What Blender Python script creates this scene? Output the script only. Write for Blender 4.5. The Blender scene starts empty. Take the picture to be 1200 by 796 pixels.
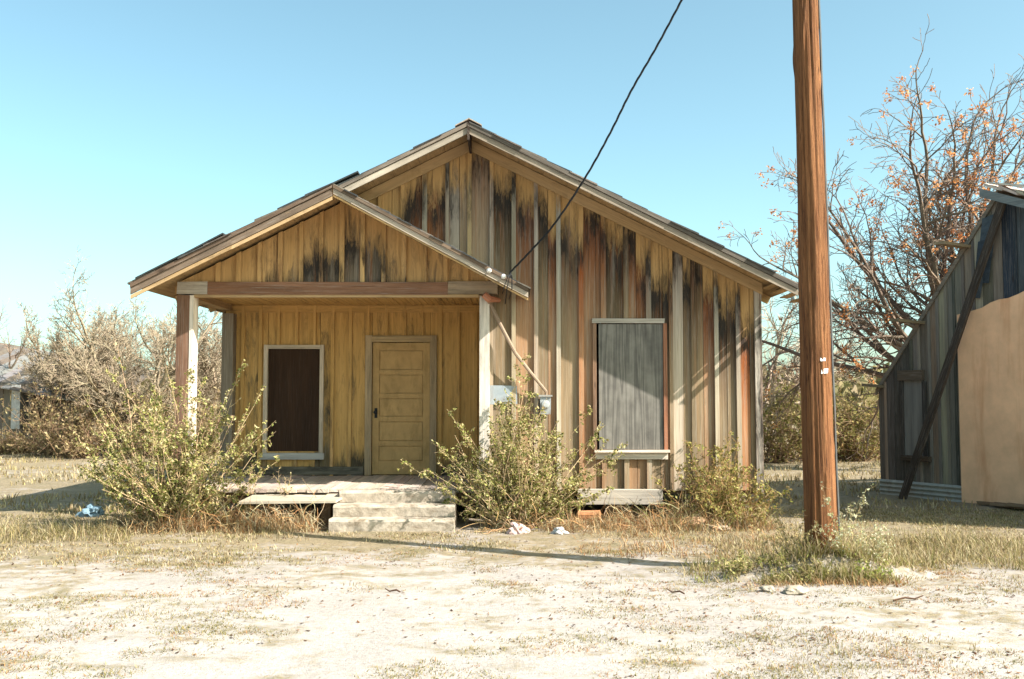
import bpy, math, random
import numpy as np
from mathutils import Vector, noise as mnoise

random.seed(7)
RNG = np.random.default_rng(11)
SC = bpy.context.scene
COL = SC.collection

# ------------------------------------------------------------------ camera maths (photo is 1200 x 796)
F, CX, CY, CAMH = 1167.0, 600.0, 398.0, 1.6
TILT = math.atan(69.0 / F)

def P(px, py, Y):
    """point of the place seen at photo pixel (px, py) at depth Y"""
    xc, yc = (px - CX) / F, (CY - py) / F
    dy = math.cos(TILT) - yc * math.sin(TILT)
    dz = math.sin(TILT) + yc * math.cos(TILT)
    t = Y / dy
    return Vector((xc * t, Y, CAMH + dz * t))

def PX(px, Y, py=450): return P(px, py, Y).x
def PZ(py, Y): return P(600, py, Y).z

def lin(r, g, b):
    f = lambda c: (c / 255 / 12.92) if c / 255 <= 0.04045 else ((c / 255 + 0.055) / 1.055) ** 2.4
    return (f(r), f(g), f(b))

def jit(c, a=0.12):
    k = 1 + random.uniform(-a, a)
    return tuple(max(0.0, x * k * (1 + random.uniform(-a, a) * 0.3)) for x in c)

# ------------------------------------------------------------------ mesh builder
HF = [(0, 3, 2, 1), (4, 5, 6, 7), (0, 1, 5, 4), (1, 2, 6, 5), (2, 3, 7, 6), (3, 0, 4, 7)]

class MB:
    def __init__(s):
        s.v, s.f, s.t, s.g, s.p, s.m = [], [], [], [], [], []
    def add(s, verts, faces, tone, guv=None, pd=0.0, mi=0):
        o = len(s.v)
        s.v.extend(tuple(x) for x in verts)
        s.f.extend(tuple(i + o for i in f) for f in faces)
        s.m.extend([mi] * len(faces))
        n = len(verts)
        s.t.extend([tone] * n if not isinstance(tone, list) else tone)
        s.g.extend(guv if guv is not None else [tuple(x) for x in verts])
        s.p.extend(pd if isinstance(pd, list) else [pd] * n)
        return s
    def hexa(s, c, tone, axis=(0, 0, 1), pd=0.0, mi=0):
        c = [Vector(x) for x in c]
        ax = Vector(axis).normalized()
        r = random.uniform(0, 60), random.uniform(0, 60)
        gu = []
        for q in c:
            L = q.dot(ax); rest = q - ax * L
            gu.append((rest.x + rest.y + rest.z + r[0], rest.x - rest.y + rest.z * .7, L + r[1]))
        if callable(pd): pd = [pd(q) for q in c]
        s.add(c, HF, tone, gu, pd, mi)
        return s
    def box(s, x0, x1, y0, y1, z0, z1, tone, axis=(0, 0, 1), pd=0.0, mi=0, j=0.0):
        c = [(x0, y0, z0), (x1, y0, z0), (x1, y1, z0), (x0, y1, z0), (x0, y0, z1), (x1, y0, z1), (x1, y1, z1), (x0, y1, z1)]
        if j: c = [tuple(a + random.uniform(-j, j) for a in q) for q in c]
        return s.hexa(c, tone, axis, pd, mi)
    def beam(s, p0, p1, w, h, up=(0, 0, 1), tone=(.3, .3, .3), pd=0.0, mi=0, j=0.0):
        """box along p0-p1, w wide (sideways), h high (along up)"""
        p0, p1 = Vector(p0), Vector(p1)
        a = (p1 - p0).normalized(); u = Vector(up); u = (u - a * u.dot(a)).normalized(); sd = a.cross(u)
        c = []
        for q in (p0, p1):
            for sx, su in ((-1, -1), (1, -1), (1, 1), (-1, 1)):
                d = Vector([random.uniform(-j, j) for _ in range(3)]) if j else Vector()
                c.append(q + sd * sx * w / 2 + u * su * h / 2 + d)
        return s.hexa(c, tone, a, pd, mi)
    def tube(s, pts, rad, sides=6, tone=(.3, .3, .3), cap=True, mi=0):
        pts = [Vector(p) for p in pts]; n = len(pts)
        if not hasattr(rad, '__len__'): rad = [rad] * n
        ref = Vector((0.31, 0.22, 0.93)); vs, gu = [], []; L = 0; r0 = random.uniform(0, 50)
        for i, p in enumerate(pts):
            d = (pts[min(i + 1, n - 1)] - pts[max(i - 1, 0)])
            d = d.normalized() if d.length > 1e-9 else Vector((0, 0, 1))
            if abs(d.dot(ref)) > .95: rf = Vector((1, 0, 0))
            else: rf = ref
            a = d.cross(rf).normalized(); b = d.cross(a)
            if i: L += (p - pts[i - 1]).length
            for k in range(sides):
                th = 2 * math.pi * k / sides
                vs.append(p + (a * math.cos(th) + b * math.sin(th)) * rad[i])
                gu.append((rad[i] * math.cos(th) * 1.5 + r0, rad[i] * math.sin(th) * 1.5, L + r0))
        fs = []
        for i in range(n - 1):
            for k in range(sides):
                k2 = (k + 1) % sides
                fs.append((i * sides + k, i * sides + k2, (i + 1) * sides + k2, (i + 1) * sides + k))
        if cap:
            fs.append(tuple(range(sides))[::-1]); fs.append(tuple((n - 1) * sides + k for k in range(sides)))
        s.add(vs, fs, tone, gu, 0.0, mi)
        return s
    def leaves(s, cen, size, tones, aspect=0.5, mi=0, flat=0.0):
        """diamond leaves at the points cen (n,3); tones (n,3)"""
        cen = np.asarray(cen, float); n = len(cen)
        if n == 0: return s
        d = RNG.normal(size=(n, 3)); d[:, 2] *= (1 - flat); d /= np.linalg.norm(d, axis=1)[:, None] + 1e-9
        e = RNG.normal(size=(n, 3)); e[:, 2] *= (1 - flat); e = np.cross(d, np.cross(d, e) if False else e); e /= np.linalg.norm(e, axis=1)[:, None] + 1e-9
        if flat > 0.5:
            e = np.cross(d, np.array([0, 0, 1.0])); e /= np.linalg.norm(e, axis=1)[:, None] + 1e-9
        sz = np.asarray(size) * RNG.uniform(.6, 1.3, n); sz = sz[:, None]
        fold = np.cross(d, e) * sz * .18
        q = np.stack([cen - d * sz, cen + e * sz * aspect + fold, cen + d * sz, cen - e * sz * aspect + fold], 1).reshape(-1, 3)
        o = len(s.v)
        s.v.extend(map(tuple, q.tolist()))
        s.f.extend([(o + 4 * i, o + 4 * i + 1, o + 4 * i + 2, o + 4 * i + 3) for i in range(n)])
        s.m.extend([mi] * n)
        t4 = np.repeat(np.asarray(tones, float), 4, 0)
        s.t.extend(map(tuple, t4.tolist())); s.g.extend(map(tuple, q.tolist())); s.p.extend([0.0] * (4 * n))
        return s
    def build(s, name, mat, parent=None, smooth=False, origin=None):
        me = bpy.data.meshes.new(name)
        off = Vector(origin) if origin is not None else Vector()
        v = s.v if origin is None else [(a - off.x, b - off.y, c - off.z) for a, b, c in s.v]
        me.from_pydata(v, [], s.f)
        n = len(s.v)
        a = me.attributes.new('tone', 'FLOAT_COLOR', 'POINT')
        t = np.ones((n, 4), np.float32); t[:, :3] = np.asarray(s.t, np.float32).reshape(n, -1)[:, :3]
        a.data.foreach_set('color', t.ravel())
        a = me.attributes.new('guv', 'FLOAT_VECTOR', 'POINT'); a.data.foreach_set('vector', np.asarray(s.g, np.float32).ravel())
        a = me.attributes.new('pd', 'FLOAT', 'POINT'); a.data.foreach_set('value', np.asarray(s.p, np.float32))
        mats = mat if isinstance(mat, (list, tuple)) else [mat]
        for m in mats: me.materials.append(m)
        if len(mats) > 1: me.polygons.foreach_set('material_index', np.asarray(s.m, np.int32))
        if smooth: me.polygons.foreach_set('use_smooth', np.ones(len(s.f), bool))
        me.update()
        o = bpy.data.objects.new(name, me); COL.objects.link(o)
        if parent is not None:
            o.parent = parent
            par = parent
            w = Vector()
            while par is not None: w += par.location; par = par.parent
            o.location = off - w
        else: o.location = off
        return o

def tag(o, label, cat, group=None, kind=None):
    o['label'] = label; o['category'] = cat
    if group: o['group'] = group
    if kind: o['kind'] = kind
    return o

def thing(name, label, cat, loc=(0, 0, 0), group=None):
    o = bpy.data.objects.new(name, None); COL.objects.link(o); o.location = loc
    o.empty_display_size = .2
    return tag(o, label, cat, group)

# ------------------------------------------------------------------ materials
class N:
    """tiny node-graph helper"""
    def __init__(s, name):
        s.mat = bpy.data.materials.new(name); s.mat.use_nodes = True
        s.nt = s.mat.node_tree; s.nt.nodes.clear()
        s.out = s.nt.nodes.new('ShaderNodeOutputMaterial')
        s.b = s.nt.nodes.new('ShaderNodeBsdfPrincipled'); s.nt.links.new(s.b.outputs[0], s.out.inputs[0])
        s.b.inputs['Specular IOR Level'].default_value = 0.25
    def new(s, t, **kw):
        n = s.nt.nodes.new(t)
        for k, v in kw.items(): setattr(n, k, v)
        return n
    def set(s, inp, v):
        if hasattr(v, 'is_linked') or isinstance(v, bpy.types.NodeSocket): s.nt.links.new(v, inp)
        else: inp.default_value = v
    def attr(s, name, out='Color'): return s.new('ShaderNodeAttribute', attribute_name=name).outputs[out]
    def mapv(s, vec, scale):
        n = s.new('ShaderNodeMapping'); s.set(n.inputs['Vector'], vec); n.inputs['Scale'].default_value = scale; return n.outputs[0]
    def noise(s, vec, scale, detail=4, rough=.6, dist=0.0):
        n = s.new('ShaderNodeTexNoise'); s.set(n.inputs['Vector'], vec)
        n.inputs['Scale'].default_value = scale; n.inputs['Detail'].default_value = detail
        n.inputs['Roughness'].default_value = rough; n.inputs['Distortion'].default_value = dist
        return n.outputs['Fac']
    def ramp(s, fac, *st):
        n = s.new('ShaderNodeValToRGB'); s.set(n.inputs[0], fac); e = n.color_ramp.elements
        while len(e) < len(st): e.new(.5)
        for i, (p, c) in enumerate(st):
            e[i].position = p; e[i].color = (*c, 1) if hasattr(c, '__len__') else (c, c, c, 1)
        return n.outputs[0]
    def math(s, op, a, b=0.0, c=0.0, clamp=False):
        n = s.new('ShaderNodeMath', operation=op, use_clamp=clamp); s.set(n.inputs[0], a); s.set(n.inputs[1], b); s.set(n.inputs[2], c); return n.outputs[0]
    def mix(s, fac, a, b, mode='MIX'):
        n = s.new('ShaderNodeMix', data_type='RGBA', blend_type=mode)
        s.set(n.inputs[0], fac)
        for i, v in ((6, a), (7, b)):
            if isinstance(v, bpy.types.NodeSocket): s.nt.links.new(v, n.inputs[i])
            else: n.inputs[i].default_value = (*v, 1) if len(v) == 3 else v
        return n.outputs[2]
    def bump(s, h, strength=.4, dist=.01):
        n = s.new('ShaderNodeBump'); s.set(n.inputs['Height'], h); n.inputs['Strength'].default_value = strength
        n.inputs['Distance'].default_value = dist; s.nt.links.new(n.outputs[0], s.b.inputs['Normal'])
    def fin(s, col, rough=.85):
        s.set(s.b.inputs['Base Color'], col if isinstance(col, bpy.types.NodeSocket) else (*col, 1))
        s.set(s.b.inputs['Roughness'], rough); return s.mat

def wood_mat(name, paint=None, grain=1.0, mould=0.0, streak_lit=0.0, silver=.45):
    m = N(name); g = m.attr('guv', 'Vector')
    n1 = m.noise(m.mapv(g, (34, 34, 1.3)), 1.0, 5, .65, .3)
    n2 = m.noise(m.mapv(g, (5, 5, .7)), 1.0, 3, .6, .2)
    n3 = m.noise(m.mapv(g, (90, 90, 3.0)), 1.0, 3, .7)
    col = m.mix(1.0, m.attr('tone'), m.ramp(n1, (.26, .55 + .3 * (1 - grain)), (.46, .95), (.75, 1.2)), 'MULTIPLY')
    col = m.mix(1.0, col, m.ramp(n2, (.3, .7), (.7, 1.25)), 'MULTIPLY')
    if streak_lit:
        s1 = m.noise(m.mapv(g, (17, 17, .45)), 1.0, 4, .65, .2); s2 = m.noise(m.mapv(g, (13, 15, .6)), 1.0, 4, .65, .2)
        col = m.mix(m.ramp(s1, (.5, 0.0), (.66, .55)), col, lin(124, 70, 34))
        col = m.mix(m.ramp(s2, (.52, 0.0), (.68, .5)), col, lin(138, 130, 120))
        sp = m.noise(m.mapv(g, (75, 75, .9)), 1.0, 2, .5, .2)
        col = m.mix(m.ramp(sp, (.64, 0.0), (.70, .85)), col, (.02, .015, .01))
    # silvery grey weathering in streaks
    col = m.mix(m.ramp(n3, (.52, 0.0), (.75, silver)), col, lin(168, 158, 148))
    vo = m.new('ShaderNodeTexVoronoi'); m.set(vo.inputs['Vector'], m.mapv(g, (5, 5, 1.5))); vo.inputs['Scale'].default_value = 1.0
    kn = m.math('MULTIPLY', m.ramp(vo.outputs['Distance'], (.05, 1.0), (.12, 0.0)), m.ramp(n2, (.45, 0.0), (.55, .8)))
    col = m.mix(kn, col, (.035, .022, .014))
    if streak_lit:   # lightened further from the eaves, sunlit contrast put into the board colour
        bl = m.math('MULTIPLY', m.ramp(m.math('MULTIPLY_ADD', m.attr('pd', 'Fac'), -.8, .1), (.0, 0.0), (.75, 1.0)), m.ramp(n2, (.3, .55), (.7, 1.0)))
        col = m.mix(m.math('MULTIPLY', bl, streak_lit), col, m.mix(.55, col, lin(204, 180, 142)))
    if paint:
        pn = m.noise(m.mapv(g, (9, 9, 2.0)), 1.0, 7, .75, .8)
        pf = m.noise(m.mapv(g, (42, 42, 11.0)), 1.0, 5, .75)
        lvl = m.math('ADD', m.attr('pd', 'Fac'), m.math('MULTIPLY_ADD', pn, 1.0, -.5))
        lvl = m.math('ADD', lvl, m.math('MULTIPLY_ADD', pf, .5, -.25))
        if mould:
            mk = m.ramp(lvl, (-.35, 0.0), (.25, 1.0), (.5, 1.0), (.74, 0.0))
            mn = m.noise(m.mapv(g, (4, 4, 1.2)), 1.0, 4, .65)
            col = m.mix(m.math('MULTIPLY', mk, m.ramp(mn, (.38, 0.0), (.56, mould))), col, (.028, .023, .019))
        pc = m.mix(m.ramp(n2, (.3, 0.0), (.7, 1.0)), paint, tuple(x * y for x, y in zip(paint, (1.2, 1.25, 1.4))))
        pc = m.mix(1.0, pc, m.ramp(n1, (.3, .8), (.7, 1.1)), 'MULTIPLY')
        pc = m.mix(m.ramp(pn, (.3, .55), (.5, 0.0)), pc, (.11, .075, .04))
        col = m.mix(m.ramp(lvl, (.38, 0.0), (.68, 1.0)), col, pc)
        if mould:
            pk = m.ramp(lvl, (.5, 0.0), (.56, .75), (.8, 0.0))
            col = m.mix(m.math('MULTIPLY', pk, m.ramp(pf, (.45, 0.0), (.7, .9))), col, (.05, .04, .025))
    m.bump(n1, .5, .008)
    return m.fin(col, .9)

YEL = lin(178, 140, 90)
M = {}
M['wall'] = wood_mat('wall_boards', YEL, 1, .95, .6)
M['porch_wall'] = wood_mat('porch_boards', lin(182, 143, 84), .7, .7)
M['trim'] = wood_mat('weathered_trim', lin(168, 138, 98), 1, .3)
M['wood'] = wood_mat('bare_wood')

def plain_mat(name, base, var=.2, scale=6, rough=.8, bump=.2, metal=0.0, tone=False, stain=None):
    m = N(name); c = m.new('ShaderNodeTexCoord').outputs['Object']
    n = m.noise(c, scale, 6, .65)
    col = m.attr('tone') if tone else base
    col = m.mix(1.0, col, m.ramp(n, (.3, 1 - var), (.7, 1 + var)), 'MULTIPLY')
    if stain:
        s = m.noise(m.mapv(c, stain[1]), 1.0, 6, .7, .4)
        col = m.mix(m.ramp(s, (.5, 0.0), (.68, stain[2])), col, stain[0])
    m.bump(n, bump, .02); m.b.inputs['Metallic'].default_value = metal
    return m.fin(col, rough)

M['concrete'] = plain_mat('old_concrete', lin(170, 157, 141), .28, 9, .9, .9, stain=(lin(100, 84, 62), (4, 4, 8), .85))
M['stucco'] = plain_mat('peach_stucco', lin(234, 186, 146), .12, 3, .9, .2, stain=(lin(206, 144, 104), (3.2, 3.2, .4), .7))
M['shingle'] = plain_mat('shingles', (.05, .05, .05), .3, 12, .9, .6, tone=True)
M['metal'] = plain_mat('dull_metal', (.5, .5, .5), .15, 7, .5, .1, .2, tone=True, stain=(lin(120, 92, 66), (7, 7, 3), .5))
M['black'] = plain_mat('black_rubber', (.015, .015, .016), .2, 10, .6, .1)
M['ceramic'] = plain_mat('glazed_ceramic', (.75, .73, .7), .05, 10, .25, .02)
M['paper'] = plain_mat('litter_sheet', (.7, .7, .7), .1, 20, .7, .3, tone=True)
M['stone'] = plain_mat('stone', (.4, .36, .3), .25, 8, .9, .7, tone=True)
M['ply_dark'] = wood_mat('dark_plywood', grain=0.2, silver=.06)

def ply_mat():
    m = N('grey_plywood'); g = m.attr('guv', 'Vector')
    fig = m.noise(m.mapv(g, (4.5, 4.5, .26)), 1.0, 2, .5, .3)
    band = m.math('SINE', m.math('MULTIPLY', fig, 62.0))
    n1 = m.noise(m.mapv(g, (60, 60, 2.0)), 1.0, 4, .7)
    n2 = m.noise(g, 5, 4, .6)
    col = m.ramp(m.math('MULTIPLY_ADD', band, .5, .5), (0, lin(98, 94, 88)), (.4, lin(112, 107, 100)), (1, lin(124, 119, 111)))
    col = m.mix(1.0, col, m.ramp(n1, (.3, .8), (.6, 1.06)), 'MULTIPLY')
    col = m.mix(1.0, col, m.ramp(n2, (.3, .74), (.7, 1.12)), 'MULTIPLY')
    m.bump(n1, .4, .006); return m.fin(col, .9)
M['ply'] = ply_mat()

def leaf_mat():
    m = N('foliage'); t = m.attr('tone')
    m.fin(t, .7)
    tr = m.new('ShaderNodeBsdfTranslucent'); m.set(tr.inputs['Color'], t)
    mx = m.new('ShaderNodeMixShader'); mx.inputs[0].default_value = .35
    m.nt.links.new(m.b.outputs[0], mx.inputs[1]); m.nt.links.new(tr.outputs[0], mx.inputs[2]); m.nt.links.new(mx.outputs[0], m.out.inputs[0])
    return m.mat
M['leaf'] = leaf_mat()

def bark_mat():
    m = N('bark'); g = m.attr('guv', 'Vector')
    n = m.noise(m.mapv(g, (14, 14, 3)), 1.0, 5, .7)
    m.bump(n, .5, .02)
    return m.fin(m.mix(1.0, m.attr('tone'), m.ramp(n, (.3, .6), (.7, 1.3)), 'MULTIPLY'), .9)
M['bark'] = bark_mat()

def pole_mat():
    m = N('pole_timber'); g = m.attr('guv', 'Vector')
    n1 = m.noise(m.mapv(g, (34, 34, 1.6)), 1.0, 7, .75, .9)
    n2 = m.noise(m.mapv(g, (6, 6, .5)), 1.0, 4, .6, .4)
    n3 = m.noise(m.mapv(g, (70, 70, 7)), 1.0, 4, .7)
    col = m.ramp(n1, (.34, lin(62, 36, 22)), (.46, lin(118, 76, 46)), (.7, lin(154, 108, 70)))
    col = m.mix(1.0, col, m.ramp(n2, (.3, .62), (.7, 1.15)), 'MULTIPLY')
    col = m.mix(m.ramp(n3, (.56, 0.0), (.7, .8)), col, lin(44, 26, 16))
    h = m.math('ADD', n1, m.math('MULTIPLY', n3, .4))
    m.bump(h, .9, .02); return m.fin(col, .88)
M['pole'] = pole_mat()

def ground_mat():
    m = N('dry_ground'); tc = m.new('ShaderNodeTexCoord').outputs['Object']
    big = m.noise(tc, .45, 5, .6, .4)
    mid = m.noise(m.mapv(tc, (1, 1.3, 1)), 2.2, 6, .65, .5)
    fine = m.noise(tc, 22, 5, .7)
    grit = m.noise(tc, 90, 3, .7)
    soil = m.mix(m.ramp(big, (.35, 0.0), (.65, 1.0)), lin(157, 148, 141), lin(177, 169, 162))
    soil = m.mix(1.0, soil, m.ramp(fine, (.3, .7), (.6, 1.05)), 'MULTIPLY')
    soil = m.mix(m.ramp(grit, (.62, 0.0), (.74, .6)), soil, lin(108, 92, 72))
    thatch = m.mix(m.ramp(fine, (.35, 0.0), (.65, 1.0)), lin(98, 84, 58), lin(146, 128, 94))
    thatch = m.mix(m.ramp(mid, (.5, 0.0), (.7, .5)), thatch, lin(98, 94, 60))
    # more thatch on the verge and beyond than on the trodden foreground
    sx = m.new('ShaderNodeSeparateXYZ'); m.set(sx.inputs[0], tc)
    yy = m.math('ADD', sx.outputs[1], m.math('MULTIPLY', m.math('ABSOLUTE', m.math('ADD', sx.outputs[0], .5)), .22))
    zone = m.new('ShaderNodeMapRange'); m.set(zone.inputs[0], yy)
    zone.inputs[1].default_value = 8.8; zone.inputs[2].default_value = 12.0; zone.inputs[3].default_value = -.06; zone.inputs[4].default_value = .12
    lv = m.math('ADD', m.math('ADD', m.math('MULTIPLY', big, .5), m.math('MULTIPLY', mid, .5)), zone.outputs[0])
    mid2 = m.noise(tc, 8, 5, .7)
    lv = m.math('ADD', lv, m.math('MULTIPLY_ADD', fine, .34, -.17))
    lv = m.math('ADD', lv, m.math('MULTIPLY_ADD', mid2, .3, -.15))
    col = m.mix(m.ramp(lv, (.46, 0.0), (.58, .85)), soil, thatch)
    h = m.math('ADD', m.math('MULTIPLY', fine, .6), m.math('MULTIPLY', grit, .4))
    m.bump(h, .7, .03)
    return m.fin(col, .95)
M['ground'] = ground_mat()

# ------------------------------------------------------------------ palette
GREY, LGREY, WHITE = lin(136, 125, 112), lin(170, 160, 147), lin(206, 195, 181)
RED, ORANGE, DARK, BROWN, TAN, PINK = lin(116, 70, 42), lin(154, 84, 40), lin(72, 54, 38), lin(104, 82, 60), lin(178, 150, 110), lin(138, 116, 92)
OLDTAN = lin(190, 152, 100)

# ------------------------------------------------------------------ ground
def gz(x, y):
    v = mnoise.noise(Vector((x * .35, y * .35, 3.1))) * .035 + mnoise.noise(Vector((x * 1.7, y * 1.7, 9.0))) * .014 + mnoise.noise(Vector((x * 4.5, y * 4.5, 5.0))) * .008
    if y > 9: v += .15 * math.exp(-((x - 2.8) ** 2 * .7 + (y - 9.1) ** 2) / .42) + .06 * math.exp(-((x - 2.84) ** 2 + (y - 9.15) ** 2) / .22)
    return v

def make_ground():
    g = lambda a, n, r: [a * r ** i for i in range(1, n)]
    xs = list(np.arange(-9, 9.01, .12)); ex = []
    d, x = .15, 9.0
    while x < 600: x += d; d *= 1.25; ex.append(x)
    xs = [-e for e in ex[::-1]] + xs + ex
    ys = list(np.arange(4.0, 16.01, .12)); d, y = .15, 16.0
    while y < 900: y += d; d *= 1.22; ys.append(y)
    d, y, lo = .2, 4.0, []
    while y > -60: y -= d; d *= 1.4; lo.append(y)
    ys = lo[::-1] + ys
    V = [(x, y, gz(x, y) if abs(x) < 60 and y < 80 else 0.0) for y in ys for x in xs]
    nx = len(xs); Fs = [(j * nx + i, j * nx + i + 1, (j + 1) * nx + i + 1, (j + 1) * nx + i) for j in range(len(ys) - 1) for i in range(nx - 1)]
    b = MB(); b.add(V, Fs, (.5, .5, .5))
    o = b.build('ground', M['ground'], smooth=True)
    tag(o, 'pale dry caliche ground with patchy dead grass', 'ground', kind='structure')
make_ground()

# ------------------------------------------------------------------ house
YM = 13.25      # main wall front face
YP = 13.0       # porch beam and post front face
YD = 15.1       # wall with the door, back of the porch
YR = 12.51      # main rake front
YQ = 12.30      # porch rake front
YB = 22.0       # back wall

house = thing('weathered_house', 'weathered yellow and grey board house with a gabled front porch', 'house', (0, YM, 0))

R0 = P(549, 141, YR); RT = P(935, 331, YR)
SL = (R0.z - RT.z) / (RT.x - R0.x)               # roof slope
def zroof(x): return R0.z - SL * abs(x - R0.x)   # top of the main roof
XE_R = RT.x; XE_L = P(153, 337, YQ).x
Q0x = P(390, 222, YQ).x; Q0z = zroof(Q0x)
QT = P(619, 335, YQ); SQ = (Q0z - QT.z) / (QT.x - Q0x)
def zporch(x): return Q0z - SQ * (x - Q0x) if x > Q0x else zroof(x)
TH = .075                                        # decking and shingles
X_R = PX(892, YM); X_P = PX(572, YM)             # right corner, right edge of porch
X_L = PX(207, YP)
Z_CEIL = PZ(358, YD); Z_DECK = PZ(557, YD)
Z_BT, Z_BB = PZ(330, YP), PZ(346, YP)
Z_W0 = PZ(574, YM)                               # bottom of the main wall boards

def wall_boards(b, bounds, y_front, zbot, ztop, tones, pdf, bat_tones, openings=(), split=0.0, alt=(), thick=.025, bat_w=.058, bat_t=.038, face=-1):
    """vertical boards with battens in the plane y = y_front; openings (x0,x1,z0,z1)"""
    for i in range(len(bounds) - 1):
        sub = [bounds[i] + (bounds[i + 1] - bounds[i]) * random.uniform(.4, .6)] if split and random.random() < split else []
        cuts = sorted({bounds[i], bounds[i + 1], *sub, *[c for op in openings for c in op[:2] if bounds[i] < c < bounds[i + 1]]})
        tn = tones(i); ph = random.uniform(-.32, .26); off = random.uniform(-.004, .004)
        for x0, x1 in zip(cuts[:-1], cuts[1:]):
            if sub and abs(x0 - sub[0]) < 1e-6: tn, ph, off = jit(random.choice(alt)), random.uniform(-.32, .26), random.uniform(-.006, .006)
            mid = (x0 + x1) / 2
            zb = zbot(mid) if callable(zbot) else zbot
            segs = [(zb, None)]
            for op in openings:
                if op[0] - 1e-6 <= mid <= op[1] + 1e-6:
                    segs = [(zb, op[2]), (op[3], None)]
            for z0, z1 in segs:
                t0 = ztop(x0) if z1 is None else z1; t1 = ztop(x1) if z1 is None else z1
                if min(t0, t1) - z0 < .01: 
                    if max(t0, t1) - z0 < .01: continue
                    t0, t1 = max(t0, z0 + .003), max(t1, z0 + .003)
                e = .003
                zz = z0 + (random.uniform(-.012, .012) if z0 == zb else 0)
                nseg = max(1, int((max(t0, t1) - zz) / .5))
                for s in range(nseg):
                    f0, f1 = s / nseg, (s + 1) / nseg
                    za0, za1 = zz + (t0 - zz) * f0, zz + (t0 - zz) * f1
                    zc0, zc1 = zz + (t1 - zz) * f0, zz + (t1 - zz) * f1
                    ya, yb = y_front + off, y_front + thick
                    c = [(x0 + e, ya, za0), (x1 - e, ya, zc0), (x1 - e, yb, zc0), (x0 + e, yb, za0), (x0 + e, ya, za1), (x1 - e, ya, zc1), (x1 - e, yb, zc1), (x0 + e, yb, za1)]
                    if s == 0: st = random.getstate(); 
                    b_hexa_cont(b, c, tn, lambda q: pdf(q) + ph, s == 0)
    for i, x in enumerate(bounds):
        bt = bat_tones(i)
        if bt is None: continue
        w = bat_w * random.uniform(.85, 1.15)
        ph = random.uniform(-.3, .2)
        zb = zbot(x) if callable(zbot) else zbot
        segs = [(zb, ztop(x))]
        for op in openings:
            if op[0] - w / 2 < x < op[1] + w / 2: segs = [(zb, op[2]), (op[3], ztop(x))]
        for z0, z1 in segs:
            if z1 - z0 < .03: continue
            sl = random.uniform(-.004, .004)
            sa = (ztop(x + w / 2) - ztop(x - w / 2)) if z1 == ztop(x) else 0
            n = max(1, int((z1 - z0) / .5))
            for s in range(n):
                a0, a1 = z0 + (z1 - z0) * s / n, z0 + (z1 - z0) * (s + 1) / n
                d = sa / 2 if s == n - 1 else 0
                x0, x1 = x - w / 2 + sl, x + w / 2 + sl
                c = [(x0, y_front - bat_t, a0), (x1, y_front - bat_t, a0), (x1, y_front - .004, a0), (x0, y_front - .004, a0),
                     (x0, y_front - bat_t, a1 - d), (x1, y_front - bat_t, a1 + d), (x1, y_front - .004, a1 + d), (x0, y_front - .004, a1 - d)]
                b_hexa_cont(b, c, bt, lambda q: pdf(q) + ph, s == 0)

_last = [0, 0]
def b_hexa_cont(b, c, tone, pdf, fresh):
    """a hexahedron whose grain continues from the piece below it"""
    if fresh: _last[0], _last[1] = random.uniform(0, 60), random.uniform(0, 60)
    r = _last
    gu = [(x + y + r[0], x - y, z + r[1]) for x, y, z in c]
    b.add(c, HF, tone, gu, [pdf(Vector(q)) for q in c])

# --- main front wall
XB = [PX(549.5 + 26.35 * k, YM) for k in range(-13, 13)] + [X_R]
TW = {-6: DARK, -5: BROWN, -4: RED, -3: RED, -2: jit(RED), -1: GREY, 0: PINK, 1: DARK, 2: RED, 3: DARK, 4: BROWN, 5: RED, 6: DARK, 7: RED, 8: DARK, 9: LGREY, 10: BROWN, 11: DARK, 12: ORANGE}
TL = {0: TAN, 1: OLDTAN, 2: OLDTAN}
BT = {-4: RED, -3: BROWN, -2: GREY, -1: GREY, 0: TAN, 1: GREY, 2: GREY, 3: LGREY, 4: LGREY, 5: ORANGE, 6: RED, 7: BROWN, 8: GREY, 9: BROWN, 10: DARK, 11: LGREY, 12: GREY}
def ztop_main(x): return zroof(x) - TH - .015
def pd_main(q):
    d = zroof(q.x) - q.z
    rag = .16 * mnoise.noise(Vector((q.x * 1.1, 4.4, .3)))
    return 1.04 - .9 * d + rag * 2.8
win_r = (PX(699, YM), PX(777, YM), PZ(527, YM), PZ(379, YM))
b = MB()
def zb_main(x): return Z_W0 if x > X_P - .02 else Z_CEIL - .02
wall_boards(b, XB, YM, zb_main, ztop_main, lambda i: jit(TW.get(i - 13, BROWN)), pd_main, lambda i: jit(BT.get(i - 13, LGREY)) if i < len(XB) - 1 else None, [win_r], split=.55, alt=(RED, BROWN, DARK, GREY, BROWN, RED, PINK))
b.box(X_R - .085, X_R + .008, YM - .044, YM + .1, Z_W0 - .05, zroof(X_R) - TH - .02, LGREY, pd=lambda q: .2)
b.build('wall', M['wall'], house)['label'] = 'weathered board front wall coloured lighter where sunlit, yellow paint left under the eaves'

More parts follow.
